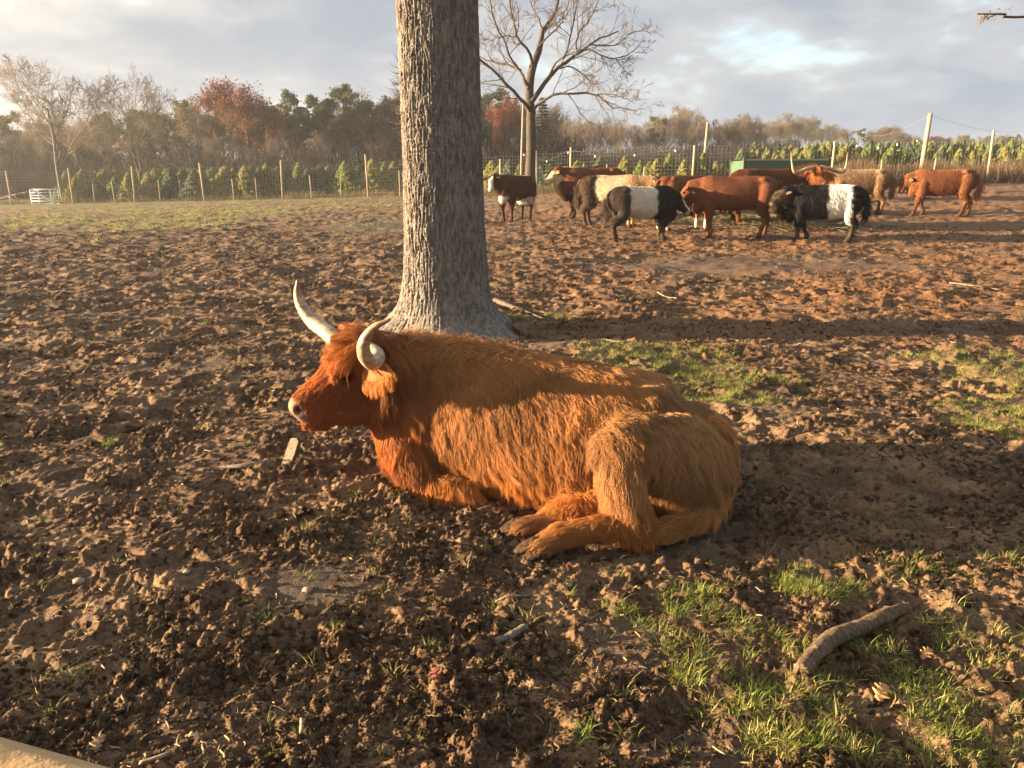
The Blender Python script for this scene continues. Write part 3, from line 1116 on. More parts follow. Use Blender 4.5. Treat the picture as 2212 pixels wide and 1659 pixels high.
    shank = sstep(0.50, 0.40, z) * sstep(0.34, 0.44, l) * sstep(0.75, 0.95, s) * (1 - foot)
    flow = flow * (1 - shank[:, None]) + shank[:, None] * (ax * 0.15 - UP * 1.0)
    ln = 0.074 + 0.038 * sstep(0.45, 0.15, z) + 0.012 * sstep(0.5, 1.0, s) * sstep(0.2, 0.5, z)
    ln = ln + 0.035 * sstep(0.25, 0.12, z) * sstep(0.2, 0.5, s) * sstep(1.0, 0.8, s)
    ln = np.where(head > 0.5, 0.024 + 0.012 * sstep(0.4, 0.1, hcoord(p)[0]), ln)
    ln = ln * (0.3 + 0.7 * sstep(0.03, 0.07, np.linalg.norm(p - eyec, axis=1)))
    ln = ln * (1 - 0.66 * foot) * (1 - 0.85 * np.maximum(nose_mask(p), 0.8 * bare(p)))
    ln = ln * (0.70 + 0.42 * (1 + gnoise(s * 9, z * 9 + l * 5, 5))) * (0.6 + 0.65 * rng.random(n))
    sw = gnoise(s * 4.5, z * 4.5 + l * 3, 9)[:, None]
    flow = flow + ax * sw * 0.75 + np.array([0, 0, 1.0]) * gnoise(s * 5 + 9, z * 5, 19)[:, None] * 0.3
    pts = grow(p, nr, unit(flow), ln, rng, 7, 0.33, 0.22, 0.11, 0.60, 0.032)
    pts[:, :, 2] = np.maximum(pts[:, :, 2], 0.004)
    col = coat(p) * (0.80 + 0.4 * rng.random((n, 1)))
    rad = 0.00088 * np.array([1, 1, 0.95, 0.87, 0.72, 0.5, 0.25])
    link('coat', hair_data('coat', pts - org, rad, MATS['fur'], col), root)

    # ---- long hair: spine, chest and belly fringe, forelock, ear fringes
    def tufts(mask_fn, n, length, flow_fn, colr, lift, droop, wave, name, clump=0.75, cell=0.03, K=10):
        w = mask_fn(V)
        p, nr = sample_surface(V, Tn, N, n, rng, w)
        ln = length * (0.55 + 0.7 * rng.random(n))
        pts = grow(p, nr, unit(flow_fn(p, nr)), ln, rng, K, lift, droop, wave, clump, cell, 2.2)
        pts[:, :, 2] = np.maximum(pts[:, :, 2], 0.003)
        c = np.asarray(colr) * (0.75 + 0.5 * rng.random((n, 1)))
        rad = 0.0011 * (1 - 0.75 * np.linspace(0, 1, K) ** 2)
        return pts, c, rad
    A = [tufts(lambda v: sstep(0.60, 0.68, v[:, 2]) * sstep(-0.3, -0.1, lcoord(v)[0]) * sstep(0.75, 0.35, lcoord(v)[0]) * sstep(0.14, 0.05, np.abs(lcoord(v)[1])), 800, 0.12,
               lambda p, nr: ax * 0.5 - la * -0.7 + la * gnoise(p[:, 0] * 9, p[:, 1] * 9, 4)[:, None] * 1.6, (0.48, 0.24, 0.09), 0.8, 0.35, 0.45, 'mane'),
         tufts(lambda v: sstep(0.30, 0.12, v[:, 2]) * sstep(0.10, 0.2, lcoord(v)[1]) * sstep(0.12, 0.25, lcoord(v)[0]) * sstep(1.1, 0.95, lcoord(v)[0]) * (np.abs(v[:, 2]) > 0.05) * sstep(0.5, 0.46, lcoord(v)[1]), 9000, 0.105,
               lambda p, nr: ax * 0.10 - UP * 1.0 + ax * gnoise(p[:, 0] * 8, p[:, 1] * 8, 4)[:, None] * 0.6, (0.54, 0.22, 0.055), 0.35, 0.3, 0.08, 'belly'),
         tufts(lambda v: sstep(0.42, 0.30, v[:, 2]) * sstep(-0.05, 0.08, lcoord(v)[1]) * sstep(0.18, 0.05, lcoord(v)[0]) * (v[:, 2] > 0.04) * (1 - is_head(v)), 6000, 0.085,
               lambda p, nr: -UP * 1.0 + ax * gnoise(p[:, 0] * 7, p[:, 2] * 7, 6)[:, None] * 0.8, (0.46, 0.16, 0.04), 0.45, 0.3, 0.12, 'chest'),
         tufts(lambda v: sstep(0.42, 0.28, v[:, 2]) * sstep(0.36, 0.45, lcoord(v)[1]) * sstep(0.85, 1.0, lcoord(v)[0]) * (v[:, 2] > 0.17), 5000, 0.085,
               lambda p, nr: -UP * 1.0 + ax * 0.25 + ax * gnoise(p[:, 0] * 8, p[:, 2] * 8, 6)[:, None] * 0.8, (0.52, 0.25, 0.085), 0.35, 0.3, 0.10, 'leg')]
    pts = np.concatenate([a[0] for a in A]); cc = np.concatenate([a[1] for a in A])
    link('fringe', hair_data('fringe', pts - org, A[0][2], MATS['fur'], cc), root)
    # forelock falling over the face
    fl = tufts(lambda v: sstep(-0.16, -0.06, hcoord(v)[0]) * sstep(0.22, 0.10, hcoord(v)[0]) * sstep(-0.06, -0.02, hcoord(v)[2]), 3800, 0.125,
               lambda p, nr: fd * 1.0 + lat * 0.15 + lat * gnoise(p[:, 0] * 12, p[:, 2] * 12, 4)[:, None] * 0.8, (0.40, 0.15, 0.046), 0.32, 0.02, 0.14, 'fore', 0.7, 0.028, 12)
    br = tufts(lambda v: sstep(0.10, 0.2, hcoord(v)[0]) * sstep(0.74, 0.6, hcoord(v)[0]) * sstep(-0.07, -0.03, hcoord(v)[2]), 3000, 0.07,
               lambda p, nr: fd * 1.0 + lat * gnoise(p[:, 0] * 14, p[:, 2] * 14, 4)[:, None] * 0.8, (0.46, 0.16, 0.045), 0.28, 0.15, 0.12, 'brow', 0.6, 0.03, 12)
    link('forelock', hair_data('forelock', np.concatenate([fl[0], br[0]]) - org, fl[2], MATS['fur'], np.concatenate([fl[1], br[1]])), root)

    # ---- horns
    far = [P(728, 738, 3.90), P(702, 714, 3.97), P(673, 692, 4.03), P(651, 660, 4.06), P(643, 632, 4.06), P(643, 606, 4.04)]
    horn_mesh('horn', [(*q, r) for q, r in zip(far, (0.042, 0.041, 0.037, 0.030, 0.021, 0.008))], MATS['horn'], root, org)
    nearh = [P(788, 750, 3.78), P(814, 768, 3.68), P(806, 784, 3.59), P(788, 768, 3.52), P(787, 738, 3.48), P(808, 708, 3.465), P(843, 690, 3.46)]
    horn_mesh('horn', [(*q, r) for q, r in zip(nearh, (0.039, 0.040, 0.038, 0.034, 0.028, 0.019, 0.006))], MATS['horn'], root, org)

    # ---- ears: hairy leaf shapes hanging behind the horns
    def ear(base, tip, w, nrm, nh):
        mb = MB()
        d = tip - base; m = len(np.linspace(0, 1, 9))
        wd = unit(np.cross(d, nrm))
        rg = []
        for t in np.linspace(0, 1, 9):
            ww = w * (math.sin(math.pi * (0.12 + 0.86 * t)) ** 0.8) * 0.5 + 0.004
            rg.append(ellipse_ring(base + d * t + nrm * 0.02 * math.sin(t * 3.1), wd * ww, nrm * (0.014 - 0.006 * t), 12, 2))
        loft(mb, rg)
        Ve = np.concatenate(mb.V)
        e = link('ear', mb.data('ear', MATS['hide'], True, np.tile([[0.30, 0.12, 0.05]], (len(Ve), 1))), root)
        e.data.transform(Matrix.Translation(Vector(-org)))
        t = rng.random(nh); w_ = rng.random(nh) * 2 - 1
        ww = w * np.sin(math.pi * (0.12 + 0.86 * t)) ** 0.8 * 0.5
        p = base + d * t[:, None] + wd * (w_ * ww)[:, None] + nrm * (0.012 * (rng.random(nh)[:, None] * 2 - 0.6))
        fl = unit(d) * 0.55 + wd * (w_ * 0.7)[:, None] - UP * 0.9
        nn = np.tile(nrm, (nh, 1))
        pts = grow(p, nn, unit(fl), 0.040 + 0.045 * rng.random(nh), rng, 9, 0.3, 0.3, 0.12, 0.7, 0.02, 2.2)
        link('ear_fringe', hair_data('ear_fringe', pts - org, 0.0011 * (1 - 0.7 * np.linspace(0, 1, 9) ** 2), MATS['fur'], np.array([[0.52, 0.21, 0.06]]) * (0.7 + 0.6 * rng.random((nh, 1)))), e)
    ear(P(788, 800, 3.73), P(842, 806, 3.60), 0.11, unit(np.array([-0.35, -0.85, 0.35])), 4200)
    ear(poll + lat * 0.11 - dor * 0.08, poll + lat * 0.26 - dor * 0.10 - UP * 0.03, 0.09, unit(np.array([-0.35, 0.2, 0.6])), 900)

    # ---- closed eyes with lids
    for sg in (-1, 1):
        mb = MB()
        c = poll + fd * HL * 0.33 + dor * -0.075 + lat * sg * 0.113
        ellipsoid(mb, c, [fd * 0.026, lat * 0.016, dor * 0.018])
        e = mb.build('eyelid', MATS['hide'], root)
        at_ = e.data.color_attributes.new('Col', 'FLOAT_COLOR', 'POINT')
        k = np.ones((len(e.data.vertices), 4), np.float32); k[:, :3] = (0.16, 0.07, 0.04)
        at_.data.foreach_set('color', k.ravel()); e.data.transform(Matrix.Translation(Vector(-org)))
        m2 = MB(); mm = [c + fd * (0.027 * math.cos(a)) - dor * (0.006 + 0.012 * math.sin(a)) + lat * sg * 0.012 for a in np.linspace(0.1, 3.04, 9)]
        m2.tube(mm, 0.0025, 5); m2.V = [v - org for v in m2.V]; m2.build('lash_line', MATS['eye'], e)

    # ---- hooves
    def hoof(c, d, up, k=1.0):
        d = unit(d); sd = unit(np.cross(up, d)); up = np.cross(d, sd)
        for sg in (-1, 1):
            mb = MB(); rg = []
            for t, w, h in ((-0.02, 0.018, 0.024), (-0.005, 0.026, 0.034), (0.03, 0.028, 0.033), (0.065, 0.025, 0.024), (0.095, 0.018, 0.013), (0.112, 0.008, 0.006)):
                rg.append(ellipse_ring(c + (d * t + sd * sg * (0.025 - 0.08 * t * 0.1) - up * (0.036 - h) * 0.8) * k, sd * w * k, up * h * k, 14, 3.2))
            loft(mb, rg); mb.V = [v - org for v in mb.V]
            mb.build('hoof', MATS['hoof'], root)
    hoof(pas + np.array([0.0, 0, 0.0]), np.array([-0.95, -0.25, -0.25]), np.array([0.0, -0.75, 0.65]), 1.0)
    hoof(f2, np.array([-0.95, -0.25, -0.2]), np.array([0.0, -0.6, 0.8]), 0.95)

    # ---- tail: along the rump, then forward over the ground
    tl = [(P(1530, 905, 3.52), 0.045), (P(1562, 945, 3.50), 0.040), (P(1574, 1010, 3.46), 0.036), (P(1558, 1070, 3.40), 0.032),
          (P(1532, 1105, 3.30), 0.026), (P(1480, 1128, 3.21), 0.020), (P(1430, 1142, 3.17), 0.012)]
    q = catmull([(*a, b) for a, b in tl], 40)
    mb = MB(); mb.tube(q[:, :3] - org, q[:, 3], 10)
    Vt = np.concatenate(mb.V)
    tail = link('tail', mb.data('tail', MATS['hide'], True, np.tile([[0.25, 0.11, 0.04]], (len(Vt), 1))), root)
    nh = 6500
    t = rng.random(nh) ** 0.8
    i = np.clip((t * 39).astype(int), 0, 38)
    c0 = q[i, :3]; dq = unit(q[i + 1, :3] - q[i, :3])
    rnd = unit(rng.normal(size=(nh, 3))); rnd = unit(rnd - dq * np.sum(rnd * dq, 1, keepdims=True))
    p = c0 + rnd * q[i, 3:4] * 0.95
    ln = (0.07 + 0.09 * sstep(0.3, 0.9, t)) * (0.7 + 0.6 * rng.random(nh))
    pts = grow(p, rnd, unit(dq + np.array([0.10, 0, -0.25]) * (1 - t)[:, None]), ln, rng, 9, 0.40, 0.15, 0.10, 0.6, 0.03)
    pts[:, :, 2] = np.maximum(pts[:, :, 2], 0.006)
    link('tail_hair', hair_data('tail_hair', pts - org, 0.0011 * (1 - 0.7 * np.linspace(0, 1, 9) ** 2), MATS['fur'],
                                np.array([[0.48, 0.24, 0.09]]) * (0.65 + 0.6 * rng.random((nh, 1)))), tail)
    return root


if 'cow' not in SKIP:
    build_main_cow()
# ------------------------------------------------------------------ bark and trees
def bark_mat(name, lo, hi, scale=1.0):
    m, T, out = mat_new(name)
    tc = T.n('ShaderNodeTexCoord').outputs['Object']
    st = T.vmath('MULTIPLY', tc, (1, 1, 0.26))
    n1 = T.noise(st, 34 * scale, 5, 0.65, 0.3)
    n2 = T.noise(tc, 5 * scale, 4, 0.6)
    n3 = T.noise(T.vmath('MULTIPLY', tc, (1, 1, 0.35)), 120 * scale, 4, 0.65)
    f = T.math('ADD', T.math('MULTIPLY', n1, 0.55), T.math('ADD', T.math('MULTIPLY', n2, 0.2), T.math('MULTIPLY', n3, 0.25)))
    col = T.ramp(f, [(0.33, tuple(0.5 * c for c in lo)), (0.46, lo), (0.58, hi), (0.75, tuple(min(1, 1.45 * c) for c in hi))])
    b = T.n('ShaderNodeBsdfPrincipled'); T.put(b.inputs['Base Color'], col)
    b.inputs['Roughness'].default_value = 0.92; b.inputs['Specular IOR Level'].default_value = 0.15
    bp = T.n('ShaderNodeBump', i_Strength=0.7, i_Distance=0.008, i_Height=T.math('ADD', n1, n3)); T.put(b.inputs['Normal'], bp)
    T.put(out.inputs[0], b)
    return m


bark_mat('bark', (0.118, 0.105, 0.092), (0.235, 0.210, 0.183))
bark_mat('branch_bark', (0.075, 0.058, 0.045), (0.15, 0.122, 0.098))
bark_mat('pale_bark', (0.115, 0.098, 0.082), (0.23, 0.195, 0.165))


def build_big_tree():
    c = at_ground(960, 8.0)
    root = empty('big_tree', tuple(c))
    tag(root, 'thick grey tree trunk with furrowed bark and flared base behind the lying cow', 'tree')
    th = np.concatenate([np.linspace(-2.1, 2.1, 330), np.linspace(2.14, 2 * math.pi - 2.14, 90)])   # 0 faces the camera
    zz = np.concatenate([np.linspace(-0.12, 3.7, 540), np.linspace(3.75, 8.6, 120)])
    TH, Z = np.meshgrid(th, zz)
    cx, cy = np.sin(TH + 0.16), -np.cos(TH + 0.16)
    # squarish section: flat side turned a little to the right of the camera
    a = TH - 0.12
    sq = (np.abs(np.cos(a)) ** 3.2 + np.abs(np.sin(a)) ** 3.2) ** (-1 / 3.2)
    sq = 1 + (sq - 1) * 0.75
    R0 = 0.395 * (1 + 0.06 * np.exp(-np.maximum(Z, 0) / 1.0) - 0.018 * Z * 0.5)
    lobes = 0.72 + 0.75 * np.abs(np.cos(2.5 * TH + 0.5)) ** 1.6 + 0.30 * np.cos(3 * TH - 1.0) + 0.12 * gnoise(TH * 4, Z * 3, 21)
    flare = 0.25 * np.exp(-np.maximum(Z + 0.02, 0) / 0.17) * lobes + 0.05 * np.exp(-np.maximum(Z, 0) / 0.6)
    rr = R0 * sq + np.maximum(flare, -0.05)
    rr *= 1 + 0.02 * gnoise(TH * 1.5 + 5, Z * 0.8, 3)
    u = TH * 0.42
    # bark plates: long ridges, broken across, warped
    wu = u + 0.012 * fbm(u * 9, Z * 2.2, 3, 8) 
    n1 = gnoise(wu * 30, Z * 3.6 + 0.8 * gnoise(wu * 11, Z * 3, 16), 12); n2 = gnoise(wu * 55 + 3, Z * 10, 13); n3 = gnoise(wu * 110, Z * 40, 14)
    brk = np.abs(gnoise(wu * 17 + 0.7 * gnoise(wu * 30, Z * 9, 17), Z * 13.0, 15))
    ridge = 1 - np.abs(n1) * 2.4
    ridge = np.clip(ridge, -0.5, 1)
    h = -0.014 * np.clip(ridge, 0, 1) ** 2 + 0.006 * n2 + 0.004 * n3 - 0.011 * sstep(0.09, 0.0, brk)
    shag = 0.6 + 0.8 * sstep(0.2, -0.5, np.sin(TH + 0.3)) 
    rr = rr + h * shag * 1.25
    # knot and scar
    for kt, kz, kr, kd in ((-0.35, 1.05, 0.07, 0.03), (-0.62, 0.82, 0.05, -0.02)):
        q = np.hypot((TH - kt) * 0.4, (Z - kz) * 0.8) / kr
        rr = rr + kd * np.exp(-q ** 2)
    X = np.sin(TH) * rr - 0.010 * Z; Y = -np.cos(TH) * rr
    n, k = X.shape
    V = np.stack([X, Y, Z], -1).reshape(-1, 3)
    i = np.arange(n - 1)[:, None] * k; j = np.arange(k)[None]; j2 = (j + 1) % k
    F = np.stack([i + j, i + j2, i + k + j2, i + k + j], -1).reshape(-1, 4)
    link('trunk', mesh_data('trunk', V, F, MATS['bark']), root)
    # limbs above the picture
    rng = np.random.default_rng(8)
    for a, e, r, l in ((0.4, 0.7, 0.20, 5.0), (2.3, 0.6, 0.18, 4.6), (4.1, 0.7, 0.19, 5.0), (5.3, 0.85, 0.16, 4.5)):
        d = np.array([math.cos(a) * math.cos(e), math.sin(a) * math.cos(e), math.sin(e)])
        b = np.array([-0.08, 0, 8.0])
        pts = catmull([b, b + d * l * 0.3 + [0, 0, 0.1], b + d * l * 0.65 + rng.normal(0, 0.3, 3), b + d * l + [0, 0, 0.5]], 14)
        MB().tube(pts, np.linspace(r, 0.04, 14), 10).build('limb', MATS['branch_bark'], root)
    # spiky epicormic shoots on the left side of the trunk
    for px, py, m in ((862, 148, 14), (860, 178, 16), (858, 210, 18), (860, 240, 16), (864, 268, 12), (1042, 300, 10), (866, 300, 8)):
        b = P(px, py, 8.05) - c
        ps = []; 
        sgn = -1 if px < 950 else 1
        for _ in range(m):
            d = unit(np.array([sgn * (0.5 + rng.random()), rng.normal(0, 0.6), rng.normal(0.35, 0.5)]))
            l = 0.05 + 0.13 * rng.random()
            b0 = b + rng.normal(0, 0.025, 3) + np.array([-0.04 * sgn, 0, 0])
            ps.append(catmull([b0, b0 + d * l * 0.5 + rng.normal(0, 0.008, 3), b0 + d * l + [0, 0, 0.02]], 5))
        link('shoots', hair_data('shoots', np.array(ps), np.array([0.003, 0.0025, 0.002, 0.0014, 0.0008]), MATS['branch_bark']), root)
    # surface root on the right
    for q, name in (([(1070, 652), (1105, 664), (1150, 680), (1185, 692)], 'root'), ([(1060, 668), (1090, 690), (1118, 715)], 'root')):
        pts = catmull([G(*p) - c + [0, 0, 0.018 - 0.008 * i] for i, p in enumerate(q)], 14)
        MB().tube(pts, np.linspace(0.034, 0.012, 14), 8).build(name, MATS['branch_bark'], root)
    return root


if 'tree' not in SKIP:
    build_big_tree()
# ------------------------------------------------------------------ the standing herd
def standing_cow(spec):
    """spec: px, py (ground under the body), top (photo height of the back), heading, coat colours and pose"""
    rng = np.random.default_rng(spec['seed'])
    c = G(spec['px'], spec['py'])
    back = P(spec['px'], spec['top'], c[1])[2] - c[2]
    k = spec.get('scale', back / 1.26)
    root = empty(spec.get('name', 'cow'), tuple(c), R(spec['heading']))
    tag(root, spec['label'], 'cow', spec.get('group'))
    fat = spec.get('fat', 1.0); shag = spec.get('shag', 0.03)
    leg = spec.get('leg', (0, 0, 0, 0))       # fore-and-aft foot shift: front left, front right, hind left, hind right
    mb = MB()
    X = np.array([1.0, 0, 0]); Y = np.array([0, 1.0, 0]); Z = np.array([0, 0, 1.0])
    st = [(-0.84, 1.06, 0.82, 0.09), (-0.79, 1.16, 0.68, 0.18), (-0.66, 1.225, 0.57, 0.25), (-0.45, 1.245, 0.53, 0.285), (-0.2, 1.235, 0.49, 0.315),
          (0.05, 1.225, 0.47, 0.33), (0.3, 1.235, 0.49, 0.32), (0.52, 1.26, 0.50, 0.285), (0.68, 1.23, 0.53, 0.235), (0.78, 1.13, 0.60, 0.17), (0.84, 1.0, 0.70, 0.10)]
    rings = []
    for x, zt, zb, hw in st:
        zb = zb + 0.075
        zb = 0.5 * (zt + zb) - 0.5 * (zt - zb) * (1 + 0.12 * (fat - 1) * 3)
        cc = X * x + Z * (zt + zb) / 2
        rg = ellipse_ring(cc, Y * hw * fat, Z * (zt - zb) / 2, 20, 2.4)
        kk = np.clip((rg[:, 2] - zb) / (zt - zb), 0, 1)
        rg[:, 1] *= 1 - 0.30 * kk ** 2.5
        rings.append(rg)
    loft(mb, rings)
    for i, sg in enumerate((1, -1)):
        f = leg[i]; y = 0.16 * sg
        limb(mb, [(0.50, y * 1.1, 0.86), (0.52, y * 1.05, 0.62), (0.52 + f * 0.45, y, 0.38)], [0.15, 0.115, 0.068])
        limb(mb, [(0.52 + f * 0.45, y, 0.40), (0.50 + f * 0.75, y, 0.22), (0.49 + f, y, 0.10)], [0.066, 0.045, 0.052])
        limb(mb, [(0.49 + f, y, 0.11), (0.51 + f, y, 0.06)], [0.052, 0.056])
        h = leg[2 + i]; y = 0.165 * sg
        limb(mb, [(-0.56, y * 0.95, 0.95), (-0.52, y * 1.1, 0.72), (-0.55 + h * 0.3, y * 1.05, 0.55)], [0.20, 0.165, 0.105])
        limb(mb, [(-0.55 + h * 0.3, y * 1.05, 0.57), (-0.68 + h * 0.6, y, 0.41), (-0.665 + h * 0.9, y, 0.24), (-0.645 + h, y, 0.10)], [0.105, 0.068, 0.050, 0.052])
        limb(mb, [(-0.645 + h, y, 0.11), (-0.62 + h, y, 0.06)], [0.052, 0.056])
    poll = np.array(spec.get('poll', (1.12, 0, 1.30))); nose = np.array(spec.get('nose', (1.42, 0, 0.98)))
    nb = np.array([0.55, 0, 0.97])
    bk = poll + unit(nb - poll) * 0.05
    nv = unit(bk - nb); nl = unit(np.cross(Z, nv)); nu = np.cross(nv, nl)
    loft(mb, [ellipse_ring(nb + (bk - nb) * t - nu * dz, nl * hw, nu * hh, 16, 2.2) for t, hh, hw, dz in
              ((-0.15, 0.32, 0.22, 0.06), (0.25, 0.30, 0.19, 0.06), (0.6, 0.235, 0.15, 0.05), (0.9, 0.19, 0.125, 0.06), (1.08, 0.14, 0.10, 0.05))])
    fd = unit(nose - poll); HL = np.linalg.norm(nose - poll)
    lat = unit(np.cross(Z, fd) + np.array(spec.get('tilt', (0, 0, 0)))); lat = unit(lat - fd * (lat @ fd)); dor = np.cross(fd, lat)
    if dor[2] < -0.2: dor = -dor
    hs = [(-0.12, -0.05, 0.13, 0.08), (0.0, 0.0, 0.20, 0.112), (0.15, 0.01, 0.255, 0.122), (0.32, 0.006, 0.27, 0.120), (0.5, -0.004, 0.225, 0.098),
          (0.68, -0.006, 0.175, 0.080), (0.84, 0.0, 0.16, 0.083), (0.94, -0.004, 0.148, 0.078), (1.02, -0.04, 0.11, 0.05)]
    loft(mb, [ellipse_ring(poll + fd * HL * t + dor * (do - vd) / 2, lat * hw, dor * (do + vd) / 2, 16, 2.25) for t, do, vd, hw in hs])
    for sg in (1, -1): ellipsoid(mb, (-0.50, 0.17 * sg, 1.17), [X * 0.09, Y * 0.07, Z * 0.065])
    ellipsoid(mb, (0.74, 0, 0.62), [X * 0.13, Y * 0.13, Z * 0.15])
    if spec.get('brisket'):
        limb(mb, [(0.95, 0, 0.92), (0.86, 0, 0.72), (0.70, 0, 0.50)], [0.10, 0.12, 0.12])
    if spec.get('udder'):
        ellipsoid(mb, (-0.42, 0, 0.50), [X * 0.15, Y * 0.12, Z * 0.11])
    V, Tn, N, faces = skin(mb, 0.026, 6, 0.5)

    def hc(p):
        q = p - poll
        return q @ fd / HL, q @ lat, q @ dor

    def headm(p):
        t, l, d = hc(p)
        return sstep(-0.1, 0.1, t) * sstep(0.2, 0.15, np.abs(l)) * sstep(-0.34, -0.28, d)
    coat = spec['coat']
    vc = coat(V, hc(V), headm(V))
    t, l, d = hc(V)
    nm = (sstep(0.86, 0.93, t) * headm(V))[:, None]
    vcol = vc * (1 - nm) + np.array(spec.get('muzzle', (0.10, 0.06, 0.05))) * nm
    V *= k
    link('body', mesh_data('body', V, faces, MATS['hide'], True, vcol * 0.85), root)
    # coat
    n = int(spec.get('strands', 9000) * 1.5)
    p, nr = sample_surface(V, Tn, N, n, rng)
    q = p / k
    hm = headm(q)
    flow = -X * 0.6 - Z * 0.9 + Y * 0.2 * np.sign(q[:, 1:2])
    flow = flow * (1 - hm[:, None]) + fd * hm[:, None]
    low = sstep(0.45, 0.3, q[:, 2])
    ln = shag * (0.6 + 0.6 * rng.random(n)) * (1 + 0.5 * sstep(0.8, 0.5, q[:, 2]) * (1 - low)) * (1 - 0.55 * low)
    ln = np.where(hm > 0.5, ln * (0.5 if not spec.get('woolly') else 0.8), ln)
    ln = ln * (1 - 0.9 * sstep(0.84, 0.9, hc(q)[0]) * hm)
    flow = flow + X * gnoise(q[:, 0] * 5, q[:, 2] * 5, 3)[:, None] * 0.8
    pts = grow(p, nr, unit(flow), ln * k, rng, 5, 0.32, 0.2, 0.1, 0.4, 0.035)
    pts[:, :, 2] = np.maximum(pts[:, :, 2], 0.01)
    col = coat(q, hc(q), hm) * (0.8 + 0.4 * rng.random((n, 1)))
    rad = spec.get('rad', 0.003) * np.array([1, 1, 0.9, 0.7, 0.3])
    link('coat', hair_data('coat', pts, rad, MATS['fur'], col), root)
    if spec.get('fringe'):
        m = 1400
        w = sstep(-0.12, 0.0, t) * sstep(0.25, 0.1, t) * headm(V / k) * sstep(-0.12, -0.04, d)
        p, nr = sample_surface(V, Tn, N, m, rng, w)
        pts = grow(p, nr, unit(fd + 0.3 * rng.normal(size=(m, 3))), k * spec['fringe'] * (0.6 + 0.6 * rng.random(m)), rng, 7, 0.3, 0.15, 0.12, 0.6, 0.04)
        link('forelock', hair_data('forelock', pts, 0.0035 * np.array([1, 1, 1, 0.9, 0.8, 0.6, 0.3]), MATS['fur'], np.array([spec['fringe_col']]) * (0.7 + 0.6 * rng.random((m, 1)))), root)
    # ears
    for sg in (1, -1):
        e = MB(); b = poll + fd * HL * 0.06 + lat * sg * 0.11 - dor * 0.06
        tip = b + lat * sg * 0.20 - dor * 0.02 + Z * spec.get('ear_drop', -0.03)
        dv = tip - b; wd = unit(np.cross(dv, dor))
        loft(e, [ellipse_ring(b + dv * t, wd * (0.055 * math.sin(math.pi * (0.15 + 0.83 * t)) + 0.004), dor * 0.014, 8, 2) for t in np.linspace(0, 1, 7)])
        ev = np.concatenate(e.V)
        ec = coat(b[None], hc(b[None]), np.array([0.0]))[0] if 'ear' not in spec else np.array(spec['ear'])
        e.V = [v * k for v in e.V]
        link('ear', e.data('ear', MATS['hide'], True, np.tile([ec], (len(ev), 1))), root)
    # horns: outward, forward, up (in head frame)
    for sg in ((1, -1) if spec.get('horn') else ()):
        H = spec['horn']
        pts = [poll + fd * 0.02 + lat * sg * 0.08 + lat * sg * H * o + fd * H * f_ + Z * H * u for o, f_, u in ((0, 0, 0), (0.35, 0.05, -0.02), (0.72, 0.10, -0.10), (0.95, 0.12, -0.06), (1.04, 0.08, 0.20), (1.08, 0.0, 0.52))]
        rr = (0.042, 0.042, 0.038, 0.032, 0.02, 0.006)
        sc_ = min(1, H / 0.45 + 0.25)
        horn_mesh('horn', [(*(a * k), r * k * sc_) for a, r in zip(pts, rr)], MATS['horn'], root, np.zeros(3), n=20, sides=10)
    # eyes
    for sg in (1, -1):
        e = MB(); ellipsoid(e, (poll + fd * HL * 0.33 - dor * 0.065 + lat * sg * 0.112) * k, [fd * 0.022 * k, lat * 0.014 * k, dor * 0.018 * k])
        e.build('eye', MATS['eye'], root)
    # hooves
    for i in range(4):
        sg = 1 if i % 2 == 0 else -1
        x0 = (0.51 if i < 2 else -0.62) + leg[i]; y0 = (0.16 if i < 2 else 0.165) * sg
        for s2 in (-1, 1):
            e = MB(); rg = [ellipse_ring((np.array([x0 + dx, y0 + s2 * 0.028, zc])) * k, X * lx * k, Y * 0.026 * k, 10, 2.6) for zc, dx, lx in ((-0.005, 0.025, 0.064), (0.025, 0.02, 0.058), (0.07, 0.0, 0.045))]
            loft(e, rg); e.build('hoof', MATS['hoof'], root)
    # tail
    tl = catmull([(-0.82, 0, 1.13, 0.035), (-0.90, 0, 1.02, 0.03), (-0.91, 0.02, 0.80, 0.024), (-0.88, 0.03, 0.60, 0.02)], 16)
    e = MB(); e.tube(tl[:, :3] * k, tl[:, 3] * k, 8)
    tcol = np.array(spec.get('tail', coat(np.array([[-0.82, 0, 1.1]]), hc(np.array([[-0.82, 0, 1.1]])), np.array([0.0]))[0]))
    tail = link('tail', e.data('tail', MATS['hide'], True, np.tile([tcol], (len(np.concatenate(e.V)), 1))), root)
    m = 500
    tt = 0.35 + 0.65 * rng.random(m); i = np.clip((tt * 15).astype(int), 0, 14)
    p = tl[i, :3] * k + rng.normal(0, 0.012, (m, 3))
    pts = grow(p, unit(rng.normal(size=(m, 3))), np.tile([-0.05, 0, -1.0], (m, 1)), k * (0.12 + 0.16 * tt) * (0.6 + 0.6 * rng.random(m)), rng, 6, 0.12, 0.1, 0.08, 0.5, 0.06)
    pts[:, :, 2] = np.maximum(pts[:, :, 2], 0.02)
    link('tail_switch', hair_data('tail_switch', pts, 0.004 * np.array([1, 1, 0.9, 0.8, 0.6, 0.3]), MATS['fur'], tcol * (0.7 + 0.6 * rng.random((m, 1)))), tail)
    return root


def blot(p, f, seed):
    return fbm(p[:, 0] * f + p[:, 1] * f * 0.7, p[:, 2] * f + p[:, 1], 3, seed)


